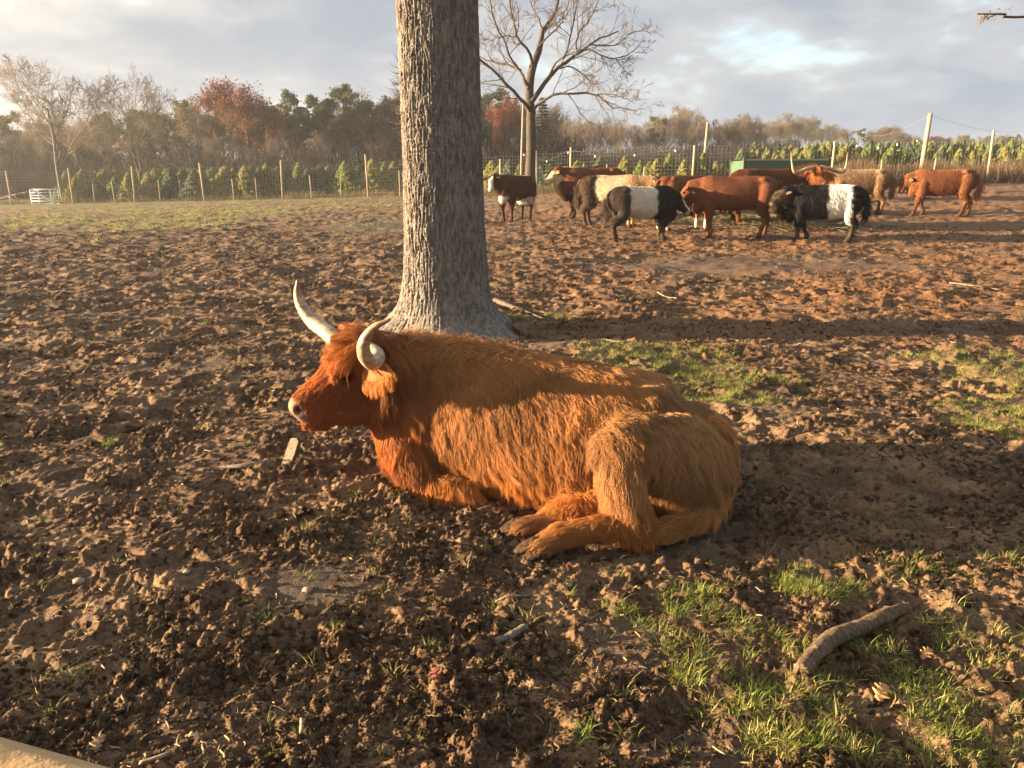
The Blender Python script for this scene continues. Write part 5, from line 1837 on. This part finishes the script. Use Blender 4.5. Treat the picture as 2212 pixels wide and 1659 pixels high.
def build_conifers():
    trunk = MB().tube([(0, 0, -0.05), (0, 0, 0.3), (0, 0, 0.9)], [0.022, 0.018, 0.004], 6).data('trunk', MATS['branch_bark'])
    kinds = [fir_data(1, 'fir'), fir_data(2, 'fir_yellow'), fir_data(3, 'fir'), fir_data(4, 'fir_blue'), fir_data(5, 'fir_yellow')]
    rng = np.random.default_rng(31)

    def fir(px, top, d, label, grp, k=None, w=None, row='front row'):
        g = at_ground(px, d)
        h = max(0.7, P(px, top, d)[2] - g[2])
        o = empty('young_conifer', tuple(g), rng.random() * 6.28)
        ww = h * (w * 1.15 if w else (1.08 + 0.5 * rng.random()))
        o.scale = (ww, ww, h)
        link('trunk', trunk, o); link('crown', kinds[k if k is not None else rng.integers(0, 5)], o)
        tag(o, label, 'conifer', grp)
        REG.append((px, row + ' conifer', o))
    lab = 'small young conifer in the row behind the left stretch of wire fence'
    for px, top in ((160, 388), (200, 392), (245, 390), (275, 378), (318, 378), (367, 372), (397, 374), (418, 372), (450, 372), (485, 366), (503, 372), (528, 366), (560, 370), (575, 362),
                    (600, 368), (620, 366), (645, 361), (665, 366), (692, 364), (708, 366), (745, 357), (772, 366), (804, 353), (830, 359), (850, 355), (866, 360)):
        fir(px, top - 4 + rng.normal(0, 2), 52.5 + 2 * rng.random(), lab, 'conifers behind the left fence')
    for px in range(150, 870, 26):
        fir(px + rng.normal(0, 5), 370 + rng.normal(0, 4) - 0.008 * (px - 150), 56 + 3 * rng.random(), 'small young conifer in the second row behind the left wire fence', 'second row of conifers on the left', 0, row='second row')
    lab = 'young conifer behind the fence between the big trunk and the green feeder'
    for px, top in ((1062, 352), (1078, 358), (1100, 348), (1122, 356), (1166, 350), (1186, 352), (1205, 360), (1247, 350), (1262, 356), (1296, 342), (1350, 336), (1382, 348), (1402, 352),
                    (1418, 344), (1446, 334), (1478, 342), (1518, 338), (1546, 350), (1568, 348), (1588, 344)):
        fir(px, top + rng.normal(0, 2), 46 + 4 * rng.random(), lab, 'conifers behind the herd')
    lab = 'young conifer in the plantation behind the right end of the herd'
    for row, (d, tp) in enumerate(((46, 330), (54, 326), (64, 322), (76, 316), (92, 312))):
        for px in np.arange(1600 + 7 * row, 2300, 24 - 2 * row):
            x = px + rng.normal(0, 5)
            fir(x, tp + rng.normal(0, 5) - 0.012 * (x - 1800) * (1 if row else 0.4), d + 2 * rng.random(), lab, 'conifers of the right plantation', rng.integers(0, 5), 0.8 + 0.3 * rng.random(), row=ORD[row] + ' plantation row')


def build_weeds():
    rng = np.random.default_rng(41)

    def weeds(name, pts_px, n, h, mat, label, spread=0.8, rad=0.009):
        q = np.array(pts_px, float)
        t = rng.random(n); s = np.linspace(0, 1, len(q))
        x = np.interp(t, s, q[:, 0]) + rng.normal(0, spread * 0.3, n); y = np.interp(t, s, q[:, 1]) + rng.normal(0, spread, n)
        p = np.stack([x, y, terrain(x, y) - 0.02], 1)
        hn = np.clip(0.4 + 0.9 * (fbm(x * 0.5, y * 0.5, 3, 7) + 0.4), 0.15, 1.4)
        ln = h * hn * (0.4 + 0.7 * rng.random(n))
        pts = grow(p, unit(rng.normal(size=(n, 3)) * [1, 1, 0.1]), np.tile([0, 0, 1.0], (n, 1)) + rng.normal(0, 0.25, (n, 3)), ln, rng, 5, 0.2, 0.1, 0.12, 0, 1)
        o = link(name, hair_data(name, pts, np.array([1, 0.9, 0.8, 0.7, 0.4]) * rad, MATS[mat]))
        tag(o, label, 'weeds', kind='stuff')
    fl = [(-52, 57), (-36, 52.5), (-20, 52), (-9, 51), (0, 45)]
    weeds('weeds', fl, 6000, 0.55, 'dry_weed', 'dry brown weeds along the left wire fence', 0.9)
    weeds('weeds', fl, 6000, 0.30, 'weed_green', 'yellow green grass along the left wire fence', 0.9)
    fc = [(-2, 44.5), (3, 42.5), (9, 40), (15.5, 39)]
    weeds('weeds', fc, 5000, 0.6, 'dry_weed', 'dry brown weeds along the fence behind the herd', 0.8)
    weeds('weeds', fc, 4000, 0.35, 'weed_green', 'yellow green grass along the fence behind the herd', 0.8)
    fr = [(15, 39.5), (20, 40), (26, 41), (32, 42)]
    weeds('weeds', fr, 9000, 1.25, 'dry_weed', 'tall dry brown weeds behind the right stretch of fence', 0.9)
    weeds('weeds', [(14, 47), (24, 50), (36, 52)], 9000, 1.0, 'dry_weed', 'tall dry weeds between the plantation rows on the right', 3.0, 0.012)
    weeds('weeds', [(10, 58), (34, 66), (60, 75)], 9000, 1.2, 'weed_green', 'rough green growth between the far plantation rows', 6.0, 0.016)


# ------------------------------------------------------------------ fence, poles, gate, feeder
def build_fence():
    simple_mat('post_wood', (0.36, 0.28, 0.19), 0.9, 0.3, 14, 0.3, 0.1)
    simple_mat('wire', (0.28, 0.27, 0.25), 0.55, 0.1, 5, 0, 0.4)
    simple_mat('white_metal', (0.72, 0.72, 0.70), 0.5, 0.12, 10, 0, 0.4)
    simple_mat('bulb', (0.85, 0.84, 0.80), 0.2, 0.05, 5, 0, 0.5)
    rng = np.random.default_rng(51)

    def run(posts, label):
        """posts: (px, d, height above ground); wire mesh hangs between them"""
        g0 = at_ground(posts[0][0], posts[0][1])
        root = empty('wire_fence', tuple(g0))
        tag(root, label, 'fence')
        tops = []; bots = []
        for px, d, h in posts:
            g = at_ground(px, d) - g0
            r = 0.058 if h > 1.7 else 0.036
            lean = rng.normal(0, 0.02, 2) * h
            MB().tube([g + [0, 0, -0.3], g + [lean[0] * 0.5, lean[1] * 0.5, h * 0.5], g + [lean[0], lean[1], h]], [r, r * 0.97, r * 0.92], 9).build('post', MATS['post_wood'], root)
            tops.append((g[0], g[1], g[2])); 
        tops = np.array(tops)
        ps = []
        H = 2.05
        for i in range(len(tops) - 1):
            a, b = tops[i], tops[i + 1]
            L = np.linalg.norm((b - a)[:2])
            n = int(L / 0.17)
            for j in range(n + 1):
                q = a + (b - a) * j / n
                q = q + np.array([0, -0.06, 0])
                q[2] = terrain(q[0] + g0[0], q[1] + g0[1]) - g0[2]
                sag = 0.05 * math.sin(math.pi * j / n)
                ps.append(np.array([q + [0, 0, 0.03 + (H - sag - 0.03) * t] for t in (0, 0.33, 0.66, 1)]))
            for hgt in np.linspace(0.08, H, 12):
                seg = []
                for t in np.linspace(0, 1, 4):
                    q = a + (b - a) * t + np.array([0, -0.06, 0])
                    q[2] = terrain(q[0] + g0[0], q[1] + g0[1]) - g0[2] + hgt - 0.05 * math.sin(math.pi * t) * hgt / H
                    seg.append(q)
                ps.append(np.array(seg))
        link('wire_mesh', hair_data('wire_mesh', np.array(ps), 0.0016, MATS['wire']), root)
        return root
    run([(-420, 56, 2.2), (-300, 54.5, 2.2), (-180, 53, 2.2), (-60, 52, 2.2), (14, 51, 2.1), (148, 50.5, 2.15), (195, 50.4, 1.15), (239, 50.3, 1.25), (283, 50.2, 2.2), (339, 50, 1.35), (385, 50, 1.3), (435, 49.8, 2.3), (500, 49.5, 1.3),
         (550, 49.5, 1.35), (606, 49.3, 2.35), (669, 49, 1.4), (734, 48.8, 1.45), (793, 48.5, 2.5), (862, 47.5, 1.5), (940, 46, 2.4), (1010, 44.5, 2.3)],
        'tall wire mesh fence with wooden posts left of the big trunk')
    run([(1010, 44.5, 2.3), (1081, 43.5, 1.9), (1160, 42.5, 2.2), (1232, 41.5, 2.25), (1310, 40.5, 1.3), (1390, 39.8, 1.1), (1497, 38.5, 2.05), (1600, 38, 1.2), (1700, 37.5, 1.2), (1797, 37.2, 2.05),
         (1903, 37.5, 1.2), (2017, 38.2, 1.25), (2136, 39, 2.45), (2270, 40, 2.3), (2420, 42, 2.3)], 'tall wire mesh fence with wooden posts behind the herd')
    # light poles beyond the fence
    poles = [(1125, 47, 225, 0.06, 'thin tall wooden pole beside the slender bare tree'), (1519, 52, 264, 0.085, 'tall thin wooden pole rising above the conifers behind the chestnut cow'),
             (1990, 44, 245, 0.13, 'thick pale wooden pole standing tallest on the right')]
    tp = []
    for px, d, top, r, lab in poles:
        g = at_ground(px, d); h = P(px, top, d)[2] - g[2]
        o = MB().tube([(0, 0, -0.4), (0.01 * h, 0, h * 0.5), (0.025 * h, 0, h)], [r, r * 0.95, r * 0.85], 12).build('pole', MATS['post_wood'], None, True, tuple(g))
        tag(o, lab, 'pole'); tp.append(g + [0.025 * h, 0, h])
    # overhead wires
    for a, b, lab in ((tp[2] - [0, 0, 0.1], P(1860, 284, 110), 'thin overhead wire sagging left from the thick pole'), (tp[2] - [0, 0, 0.1], P(2300, 262, 60), 'thin overhead wire running right from the thick pole')):
        q = np.array([a + (b - a) * t - np.array([0, 0, 0.8 * math.sin(math.pi * t)]) for t in np.linspace(0, 1, 14)])
        tag(MB().tube(q - a, 0.006, 5).build('overhead_wire', MATS['wire'], None, True, tuple(a)), lab, 'wire')
    # string of bulbs along the top of the fence
    def string(pp, lab, every):
        a = P(*pp[0])
        pts = np.array([P(*p) for p in pp]); q = catmull(pts, 40) - a
        root = empty('light_string', tuple(a)); tag(root, lab, 'string lights')
        MB().tube(q, 0.0025, 4).build('cord', MATS['wire'], root)
        for i in range(1, 40, every):
            e = MB(); ellipsoid(e, q[i] - [0, 0, 0.07], np.eye(3) * [0.035, 0.035, 0.055]); e.build('bulb', MATS['bulb'], root)
    string([(1797, 306, 37.1), (1850, 312, 37), (1900, 316, 37.3), (1945, 308, 38), (1990, 300, 43.5)], 'string of white bulbs hanging between the post and the thick pole', 9)
    string([(1125, 330, 46.5), (1180, 346, 44), (1232, 326, 41.2), (1300, 336, 40), (1400, 330, 39.5), (1497, 318, 38.3)], 'string of white bulbs along the fence behind the bull', 7)
    # gate leaning at the far left
    g = at_ground(88, 48.0)
    root = empty('metal_gate', tuple(g), R(6)); tag(root, 'small white tubular metal gate with a diagonal board at the far left fence', 'gate')
    w, h = 1.6, 0.95
    f = MB(); f.tube([(-w / 2, 0, 0.08), (-w / 2, 0, h - 0.1), (-w / 2 + 0.1, 0, h), (w / 2 - 0.1, 0, h), (w / 2, 0, h - 0.1), (w / 2, 0, 0.08), (-w / 2, 0, 0.08)], 0.026, 7, False); f.build('frame', MATS['white_metal'], root)
    for z in (0.25, 0.42, 0.58, 0.74, 0.9): MB().tube([(-w / 2, 0, z), (w / 2, 0, z)], 0.019, 6).build('rail', MATS['white_metal'], root)
    for x in (-0.35, 0.35): MB().tube([(x, 0, 0.08), (x, 0, h)], 0.018, 6).build('brace', MATS['white_metal'], root)
    MB().beam((-w / 2 + 0.1, -0.06, 0.95), (0.5, -0.06, 0.12), 0.03, 0.12).build('board', MATS['white_metal'], root, False)
    # fallen bleached branch behind the fence
    t = Tree(3)
    g = at_ground(-20, 53.5)
    p = t.branch((0, 0, 0.25), (1, 0, 0.22), 2.9, 0.12, 0.05, 0, 7, 0.06, 0.02)
    t.spawn(p, np.linspace(0.12, 0.05, 8), 0, [(4, 0.7, 0.4, 0.3, 0.15, 0.05)])
    tr, tw, _ = t.meshes(MATS['pale_bark'], MATS['twig_pale'], 0.002)
    tag(link('fallen_branch', tr, None, tuple(g)), 'bleached fallen branch lying behind the fence at the left edge', 'branch')


def build_feeder():
    simple_mat('feeder_green', (0.055, 0.105, 0.062), 0.6, 0.35, 8, 0.2, 0.3)
    simple_mat('feeder_rim', (0.34, 0.32, 0.22), 0.6, 0.3, 12, 0.2, 0.3)
    simple_mat('tyre', (0.02, 0.02, 0.02), 0.85, 0.3, 20, 0.2, 0.2)
    simple_mat('dark_steel', (0.06, 0.055, 0.05), 0.6, 0.3, 15, 0.2, 0.3)
    leafy_mat('hay', [(0.1, (0.22, 0.16, 0.07)), (0.5, (0.38, 0.29, 0.14)), (0.9, (0.5, 0.42, 0.24))], 0.1)
    d = 30.0
    a = P(1592, 350, d); b = P(1768, 345, d)
    g = at_ground(1680, d)
    root = empty('hay_feeder', tuple(g), math.atan2(b[1] - a[1], b[0] - a[0]))
    tag(root, 'green metal hay wagon feeder with pale rim behind the herd', 'feeder')
    L = np.linalg.norm((b - a)[:2]); top = (a[2] + b[2]) / 2 - g[2]
    W = 1.7; bot = top - 0.62
    for y in (-W / 2, W / 2):
        MB().box((0, y, (top + bot) / 2), (L, 0.04, top - bot)).build('side_panel', MATS['feeder_green'], root, False)
        MB().box((0, y, top + 0.03), (L + 0.06, 0.09, 0.055)).build('rim', MATS['feeder_rim'], root, False)
        MB().box((0, y - math.copysign(0.035, y), top - 0.22), (L, 0.03, 0.05)).build('rib', MATS['feeder_rim'], root, False)
    for x in (-L / 2, L / 2):
        MB().box((x, 0, (top + bot) / 2), (0.04, W - 0.05, top - bot - 0.01)).build('end_panel', MATS['feeder_green'], root, False)
        for y in (-W / 2, W / 2):
            MB().box((x, y, (top + 0.05) / 2 + 0.2), (0.07, 0.10, top - 0.30)).build('corner_post', MATS['dark_steel'], root, False)
    MB().box((0, 0, bot + 0.02), (L - 0.1, W - 0.1, 0.05)).build('floor', MATS['dark_steel'], root, False)
    for x in (-L * 0.3, L * 0.3):
        for y in (-W / 2 + 0.05, W / 2 - 0.05):
            wv = MB(); an = np.linspace(0, 2 * math.pi, 19)
            wv.tube([(x + 0.26 * math.cos(q), y, 0.36 + 0.26 * math.sin(q)) for q in an], 0.10, 8, False)
            w_ = wv.build('wheel', MATS['tyre'], root)
            MB().tube([(x, y - 0.05, 0.36), (x, y + 0.05, 0.36)], 0.17, 14).build('rim', MATS['dark_steel'], w_)
        MB().box((x, 0, 0.36), (0.08, W - 0.1, 0.08)).build('axle', MATS['dark_steel'], root, False)
    MB().box((0, 0, bot - 0.09), (L - 0.2, 0.16, 0.16)).build('chassis', MATS['dark_steel'], root, False)
    # trampled hay round it
    rng = np.random.default_rng(61)
    n = 4500
    c = G(1665, 482)
    x = c[0] + rng.normal(0, 0.9, n); y = c[1] + rng.normal(0, 1.0, n)
    p = np.stack([x, y, ground_z(x, y) + 0.02 + 0.10 * rng.random(n)], 1)
    dr = unit(rng.normal(size=(n, 3)) * [1, 1, 0.35])
    pts = grow(p, np.tile([0, 0, 1.0], (n, 1)), dr, 0.15 + 0.2 * rng.random(n), rng, 4, 0.2, 0.1, 0.1, 0, 1)
    hair_mat('hay_strand', (0.19, 0.155, 0.08), 0.8, 0.5, 0.5)
    tag(link('trampled_hay', hair_data('trampled_hay', pts, 0.004, MATS['hay_strand'])), 'trampled hay on the ground under the herd', 'hay', kind='stuff')


if 'back' not in SKIP:
    build_treeline()
    build_mid_tree()
    build_conifers()
    build_weeds()
    build_fence()
    build_feeder()
    name_by_place()
# ------------------------------------------------------------------ small things on the ground
def on_ground(pts, lift):
    q = np.array([G(*p) for p in pts])
    q[:, 2] = ground_z(q[:, 0], q[:, 1]) * 0.5 + q[:, 2] * 0.5 + lift
    return q


def rough_stick(name, pts, rad, mat, label, cat, lift=None, sides=14, n=40, bump=0.1, knots=0, seed=1, flat=1.0):
    rng = np.random.default_rng(seed)
    r = np.asarray(rad, float)
    q = on_ground(pts, r.mean() * 0.75 if lift is None else lift)
    c = q.mean(0); c[2] = q[:, 2].min() - r.mean()
    p = catmull(np.concatenate([q - c, np.interp(np.linspace(0, 1, len(q)), np.linspace(0, 1, len(r)), r)[:, None]], 1), n)
    mb = MB(); mb.tube(p[:, :3], p[:, 3], sides)
    V = mb.V[0]
    k = n * sides
    ring = np.repeat(np.arange(n), sides); sd = np.tile(np.arange(sides), n)
    off = V[:k] - p[ring, :3]
    h = 1 + bump * 2 * gnoise(sd * 0.7 + 3 * seed, ring * 0.11, seed) + bump * gnoise(sd * 1.7, ring * 0.22, seed + 1)
    for _ in range(knots):
        i0, s0 = rng.integers(4, n - 4), rng.integers(0, sides)
        h += 0.45 * np.exp(-((ring - i0) / 1.2) ** 2 - (np.minimum((sd - s0) % sides, (s0 - sd) % sides) / 1.3) ** 2)
    off = off * h[:, None]; off[:, 2] *= flat
    V[:k] = p[ring, :3] + off
    V[:sides] += rng.normal(0, r.mean() * 0.22, (sides, 3)); V[k - sides:k] += rng.normal(0, r.mean() * 0.22, (sides, 3))
    V[k:] += rng.normal(0, r.mean() * 0.25, (2, 3))
    o = mb.build(name, mat, None, True, tuple(c))
    tag(o, label, cat)
    return o


def leaf(px, py, size, col, label, rz, curl=0.25, seed=1):
    rng = np.random.default_rng(seed)
    m = simple_mat('dead_leaf_%d' % seed, col, 0.7, 0.25, 60, 0.15, 0.25)
    # lobed oak outline
    t = np.linspace(0, 1, 25)
    w = 0.10 + 0.30 * np.sin(math.pi * t ** 0.8) * (0.62 + 0.38 * np.cos(t * 6.283 * 3.5)) ; w[0] = w[-1] = 0.01
    V = []; F = []
    for i, (a, b) in enumerate(zip(t, w)):
        for s in (-1, 0, 1):
            z = curl * (abs(s) * b) ** 1.2 + 0.18 * math.sin(a * 2.6) * curl * 3 + 0.02 * rng.normal()
            V.append(((a - 0.5), s * b, z))
        if i:
            k = i * 3
            F += [(k - 3, k - 2, k + 1, k), (k - 2, k - 1, k + 2, k + 1)]
    V = np.array(V) * size
    g = G(px, py)
    o = link('fallen_leaf', mesh_data('fallen_leaf', V, np.array(F), m), None, (g[0], g[1], float(ground_z(g[0], g[1])) + size * 0.10))
    o.rotation_euler = (rng.normal(0, 0.25), rng.normal(0, 0.25), rz)
    md = o.modifiers.new('thick', 'SOLIDIFY'); md.thickness = 0.0012
    tag(o, label, 'leaf')


def build_small():
    bark_mat('log_bark', (0.10, 0.068, 0.044), (0.215, 0.152, 0.10), 2.2)
    bark_mat('old_wood', (0.22, 0.175, 0.125), (0.42, 0.34, 0.24), 3.0)
    bark_mat('grey_wood', (0.13, 0.11, 0.09), (0.27, 0.23, 0.185), 3.0)
    simple_mat('pale_wood', (0.44, 0.34, 0.21), 0.8, 0.25, 40, 0.3, 0.2)
    simple_mat('pale_stone', (0.27, 0.225, 0.165), 0.85, 0.2, 25, 0.3, 0.2)
    rough_stick('log', [(1728, 1476), (1758, 1432), (1800, 1392), (1852, 1366), (1912, 1344), (1962, 1316)], [0.028, 0.027, 0.031, 0.029, 0.025, 0.021], MATS['log_bark'],
                'thick curved broken branch lying on the grass in the lower right', 'branch', 0.030, 22, 110, 0.085, 8, 3)
    rough_stick('stick', [(1068, 1392), (1100, 1378), (1134, 1362)], [0.014, 0.016, 0.015], MATS['grey_wood'], 'short muddy stick below the cow in the bottom centre', 'stick', 0.010, 10, 18, 0.1, 1, 5)
    rough_stick('stick', [(476, 1022), (530, 1024), (575, 1014), (612, 996)], [0.011, 0.020, 0.021, 0.012], MATS['grey_wood'], 'curved grey stick on the mud beside the pale plank', 'stick', 0.024, 10, 24, 0.12, 1, 6, 0.7)
    rough_stick('stick', [(1070, 1300), (1100, 1296), (1142, 1290)], [0.004, 0.006, 0.003], MATS['old_wood'], 'thin pale twig right below the cow hooves', 'stick', 0.008, 6, 10, 0.1, 0, 7)
    rough_stick('stick', [(302, 1650), (345, 1642), (372, 1630)], [0.005, 0.006, 0.004], MATS['old_wood'], 'thin tan twig near the bottom left corner', 'stick', 0.010, 6, 10, 0.1, 0, 8)
    rough_stick('stick', [(651, 1590), (653, 1574), (652, 1562)], [0.006, 0.007, 0.005], MATS['old_wood'], 'stubby pale twig stuck in the mud at the bottom centre left', 'stick', 0.015, 8, 10, 0.05, 0, 9)
    rough_stick('stick', [(1255, 745), (1300, 738), (1345, 742)], [0.012, 0.014, 0.008], MATS['old_wood'], 'dry stick on the ground behind the cow rump', 'stick', 0.012, 8, 14, 0.1, 1, 10)
    rough_stick('stick', [(2050, 615), (2105, 622), (2160, 628)], [0.009, 0.011, 0.007], MATS['grey_wood'], 'long tan stick on the right in the middle distance', 'stick', 0.02, 8, 14, 0.1, 1, 11)
    rough_stick('stick', [(1420, 635), (1440, 640), (1462, 646)], [0.012, 0.016, 0.008], MATS['old_wood'], 'pale chip of wood between the trunk and the herd', 'stick', 0.02, 8, 12, 0.1, 0, 12, 0.5)
    # split plank standing out of the mud
    a = G(614, 1032); b = G(640, 966)
    b = b + [0, 0, 0.055]; a = a + [0, 0, 0.03]
    c = (a + b) / 2
    x = unit(b - a); y = unit(np.cross([0, -0.35, 1.0], x)); z = np.cross(x, y)
    Lp = np.linalg.norm(b - a)
    V = []
    for t, w0, w1, th in ((-0.5, -0.010, 0.018, 0.005), (-0.42, -0.024, 0.026, 0.009), (0.0, -0.027, 0.027, 0.010), (0.35, -0.025, 0.027, 0.010), (0.47, -0.008, 0.026, 0.008), (0.5, 0.008, 0.02, 0.005)):
        for w_ in (w0, w1):
            for s in (-1, 1): V.append(x * t * Lp + y * w_ + z * s * th)
    F = []
    for i in range(5):
        k = i * 4
        for p_, q_ in ((0, 1), (1, 3), (3, 2), (2, 0)): F.append((k + p_, k + q_, k + 4 + q_, k + 4 + p_))
    F += [(0, 2, 3, 1), (20, 21, 23, 22)]
    o = link('plank', mesh_data('plank', np.array(V), np.array(F), MATS['pale_wood'], False), None, tuple(c)); tag(o, 'split pale wooden plank lying left of the cow', 'plank')
    # pale stones and chips
    for i, (px, py, s, lab) in enumerate(((447, 611, 0.055, 'round pale stone on the mud to the left, in the middle distance'), (170, 1253, 0.02, 'small white stone in the mud at the lower left'),
                                           (405, 1248, 0.012, 'tiny white pebble in the lower left mud'), (1228, 1262, 0.012, 'small pale pebble right below the hind hooves'),
                                           (8, 690, 0.05, 'pale flat stone at the left edge'), (665, 1282, 0.016, 'small pale stone beside the smooth mud patch'))):
        g = G(px, py); mb = MB(); ellipsoid(mb, (0, 0, 0), [(s * 1.3, 0, 0), (0, s, 0), (0, 0, s * 0.7)])
        V = mb.V[0]; V *= (1 + 0.35 * gnoise(V[:, 0] / s * 0.9 + i, V[:, 2] / s + V[:, 1] / s, i))[:, None]
        tag(mb.build('stone', MATS['pale_stone'], None, True, (g[0], g[1], float(ground_z(g[0], g[1])) + s * 0.2)), lab, 'stone')
    leaf(1902, 1508, 0.078, (0.46, 0.24, 0.10), 'tan lobed oak leaf beside the curved branch', 0.9, 0.30, 1)
    leaf(1942, 1540, 0.06, (0.28, 0.16, 0.10), 'curled brown leaf just below the tan oak leaf', -0.5, 0.7, 2)
    leaf(418, 1592, 0.05, (0.42, 0.29, 0.17), 'small tan leaf scrap at the lower left', 0.2, 0.3, 3)
    leaf(2000, 1418, 0.055, (0.42, 0.22, 0.10), 'small orange brown leaf right of the curved branch', 0.6, 0.5, 4)
    leaf(945, 1395 + 100, 0.05, (0.20, 0.07, 0.045), 'dark red leaf in the mud at the bottom centre', 1.9, 0.6, 5)
    leaf(215, 1608, 0.055, (0.30, 0.20, 0.12), 'crumpled brown leaf near the bottom left rail', 1.4, 0.6, 6)
    # tufts standing alone on the left
    rng = np.random.default_rng(9)
    leafy_mat('fresh_grass', [(0.1, (0.10, 0.17, 0.03)), (0.5, (0.20, 0.30, 0.05)), (0.9, (0.36, 0.42, 0.10))], 0.4)
    for px, py, h, lab in ((236, 958, 0.075, 'bright green grass tuft alone on the mud at the left'), (236, 735, 0.06, 'small green tuft left of the cow, upper of two'), (443, 705, 0.05, 'small green tuft between the left edge and the cow horn'),
                           (1004, 1225, 0.06, 'pale dry grass tuft left of the hind hooves'), (1250, 1600, 0.06, 'green tuft at the bottom centre'), (1460, 1335, 0.06, 'yellow green tuft left of the curved branch'),
                           (1760, 1262, 0.06, 'bright green tuft above the curved branch')):
        g = G(px, py)
        o = link('grass_tuft', blade_mesh(rng, 34, h, 0.035, 0.0017, 'grass_tuft', MATS['straw' if 'dry' in lab else 'fresh_grass'], 0.8), None, (g[0], g[1], float(ground_z(g[0], g[1])) - 0.004))
        tag(o, lab, 'grass tuft')
    # wooden rail of the fence in front of the viewer
    simple_mat('rail_wood', (0.40, 0.27, 0.14), 0.8, 0.25, 18, 0.3, 0.25)
    a = P(-900, 1494, 0.86); b = P(260, 1866, 0.59)
    a[2] = b[2] = 1.0
    d = unit(b - a)
    p0 = a - d * 1.6; p1 = b + d * 1.2
    root = empty('rail_fence', (float(p0[0]), float(p0[1]), 0.0)); og = np.array(root.location)
    tag(root, 'sunlit wooden fence rail cut off by the bottom left corner', 'fence')
    MB().tube(np.array([p0 + (p1 - p0) * t for t in np.linspace(0, 1, 9)]) - og, 0.05 + 0.003 * np.sin(np.arange(9) * 2.1), 18).build('rail', MATS['rail_wood'], root)
    MB().tube(np.array([p0 + (p1 - p0) * t - [0, 0, 0.45] for t in np.linspace(0, 1, 9)]) - og, 0.045, 14).build('rail', MATS['rail_wood'], root)
    for p in (p0, p1): MB().tube([p - og + [0, -0.1, -1.05], p - og + [0, -0.1, 0.12]], 0.065, 14).build('post', MATS['rail_wood'], root)


def build_side_tree():
    """tree out of the picture on the right whose branch reaches in at the top"""
    g = np.array([11.5, 9.5, 0.0]); g[2] = float(terrain(g[0], g[1]))
    root = empty('side_tree', tuple(g)); tag(root, 'bare branch reaching in at the top right corner', 'tree')
    t = Tree(14)
    tr = t.branch((0, 0, -0.2), (0, 0, 1), 6.5, 0.22, 0.09, 0, 8, 0.03, 0.05)
    t.spawn(tr[4:], np.linspace(0.12, 0.06, 5), 0, [(5, 0.8, 0.7, 0.2, 0.15, 0.1), (5, 0.7, 0.5, 0.2, 0.2, 0.05)])
    e = P(2112, 30, 9.2) - g
    s = tr[4]
    limb_ = catmull([s, s * 0.6 + e * 0.4 + [0, 0, 0.25], P(2230, 36, 9.3) - g, P(2170, 31, 9.2) - g, e], 16)
    t.b.append((limb_, np.linspace(0.02, 0.009, 16), 0))
    t.spawn(limb_[9:], np.full(7, 0.011), 1, [(5, 1.0, 0.4, 0.1, 0.2, -0.08)] * 2 + [(6, 0.9, 0.45, 0.1, 0.25, -0.12), (4, 0.7, 0.6, 0.2, 0.25, -0.1)])
    trunk, twigs, _ = t.meshes(MATS['log_bark'], MATS['twig_pale'], 0.012, rmin=0.0022, sides=10)
    link('trunk', trunk, root); link('twigs', twigs, root)


if 'small' not in SKIP:
    build_small()
    build_side_tree()
# ------------------------------------------------------------------ low evening haze
def build_haze():
    m, T, out = mat_new('haze')
    v = T.n('ShaderNodeVolumePrincipled')
    v.inputs['Color'].default_value = (0.88, 0.93, 1.0, 1)
    v.inputs['Density'].default_value = HAZE
    v.inputs['Anisotropy'].default_value = 0.45
    T.put(out.inputs['Volume'], v.outputs[0])
    o = MB().box((0, 0, 6.75), (1400, 1400, 17.5)).build('haze', m, None, False)
    tag(o, 'thin evening haze over the paddock', 'haze', kind='stuff')


HAZE = 0.0007
if 'haze' not in SKIP:
    build_haze()
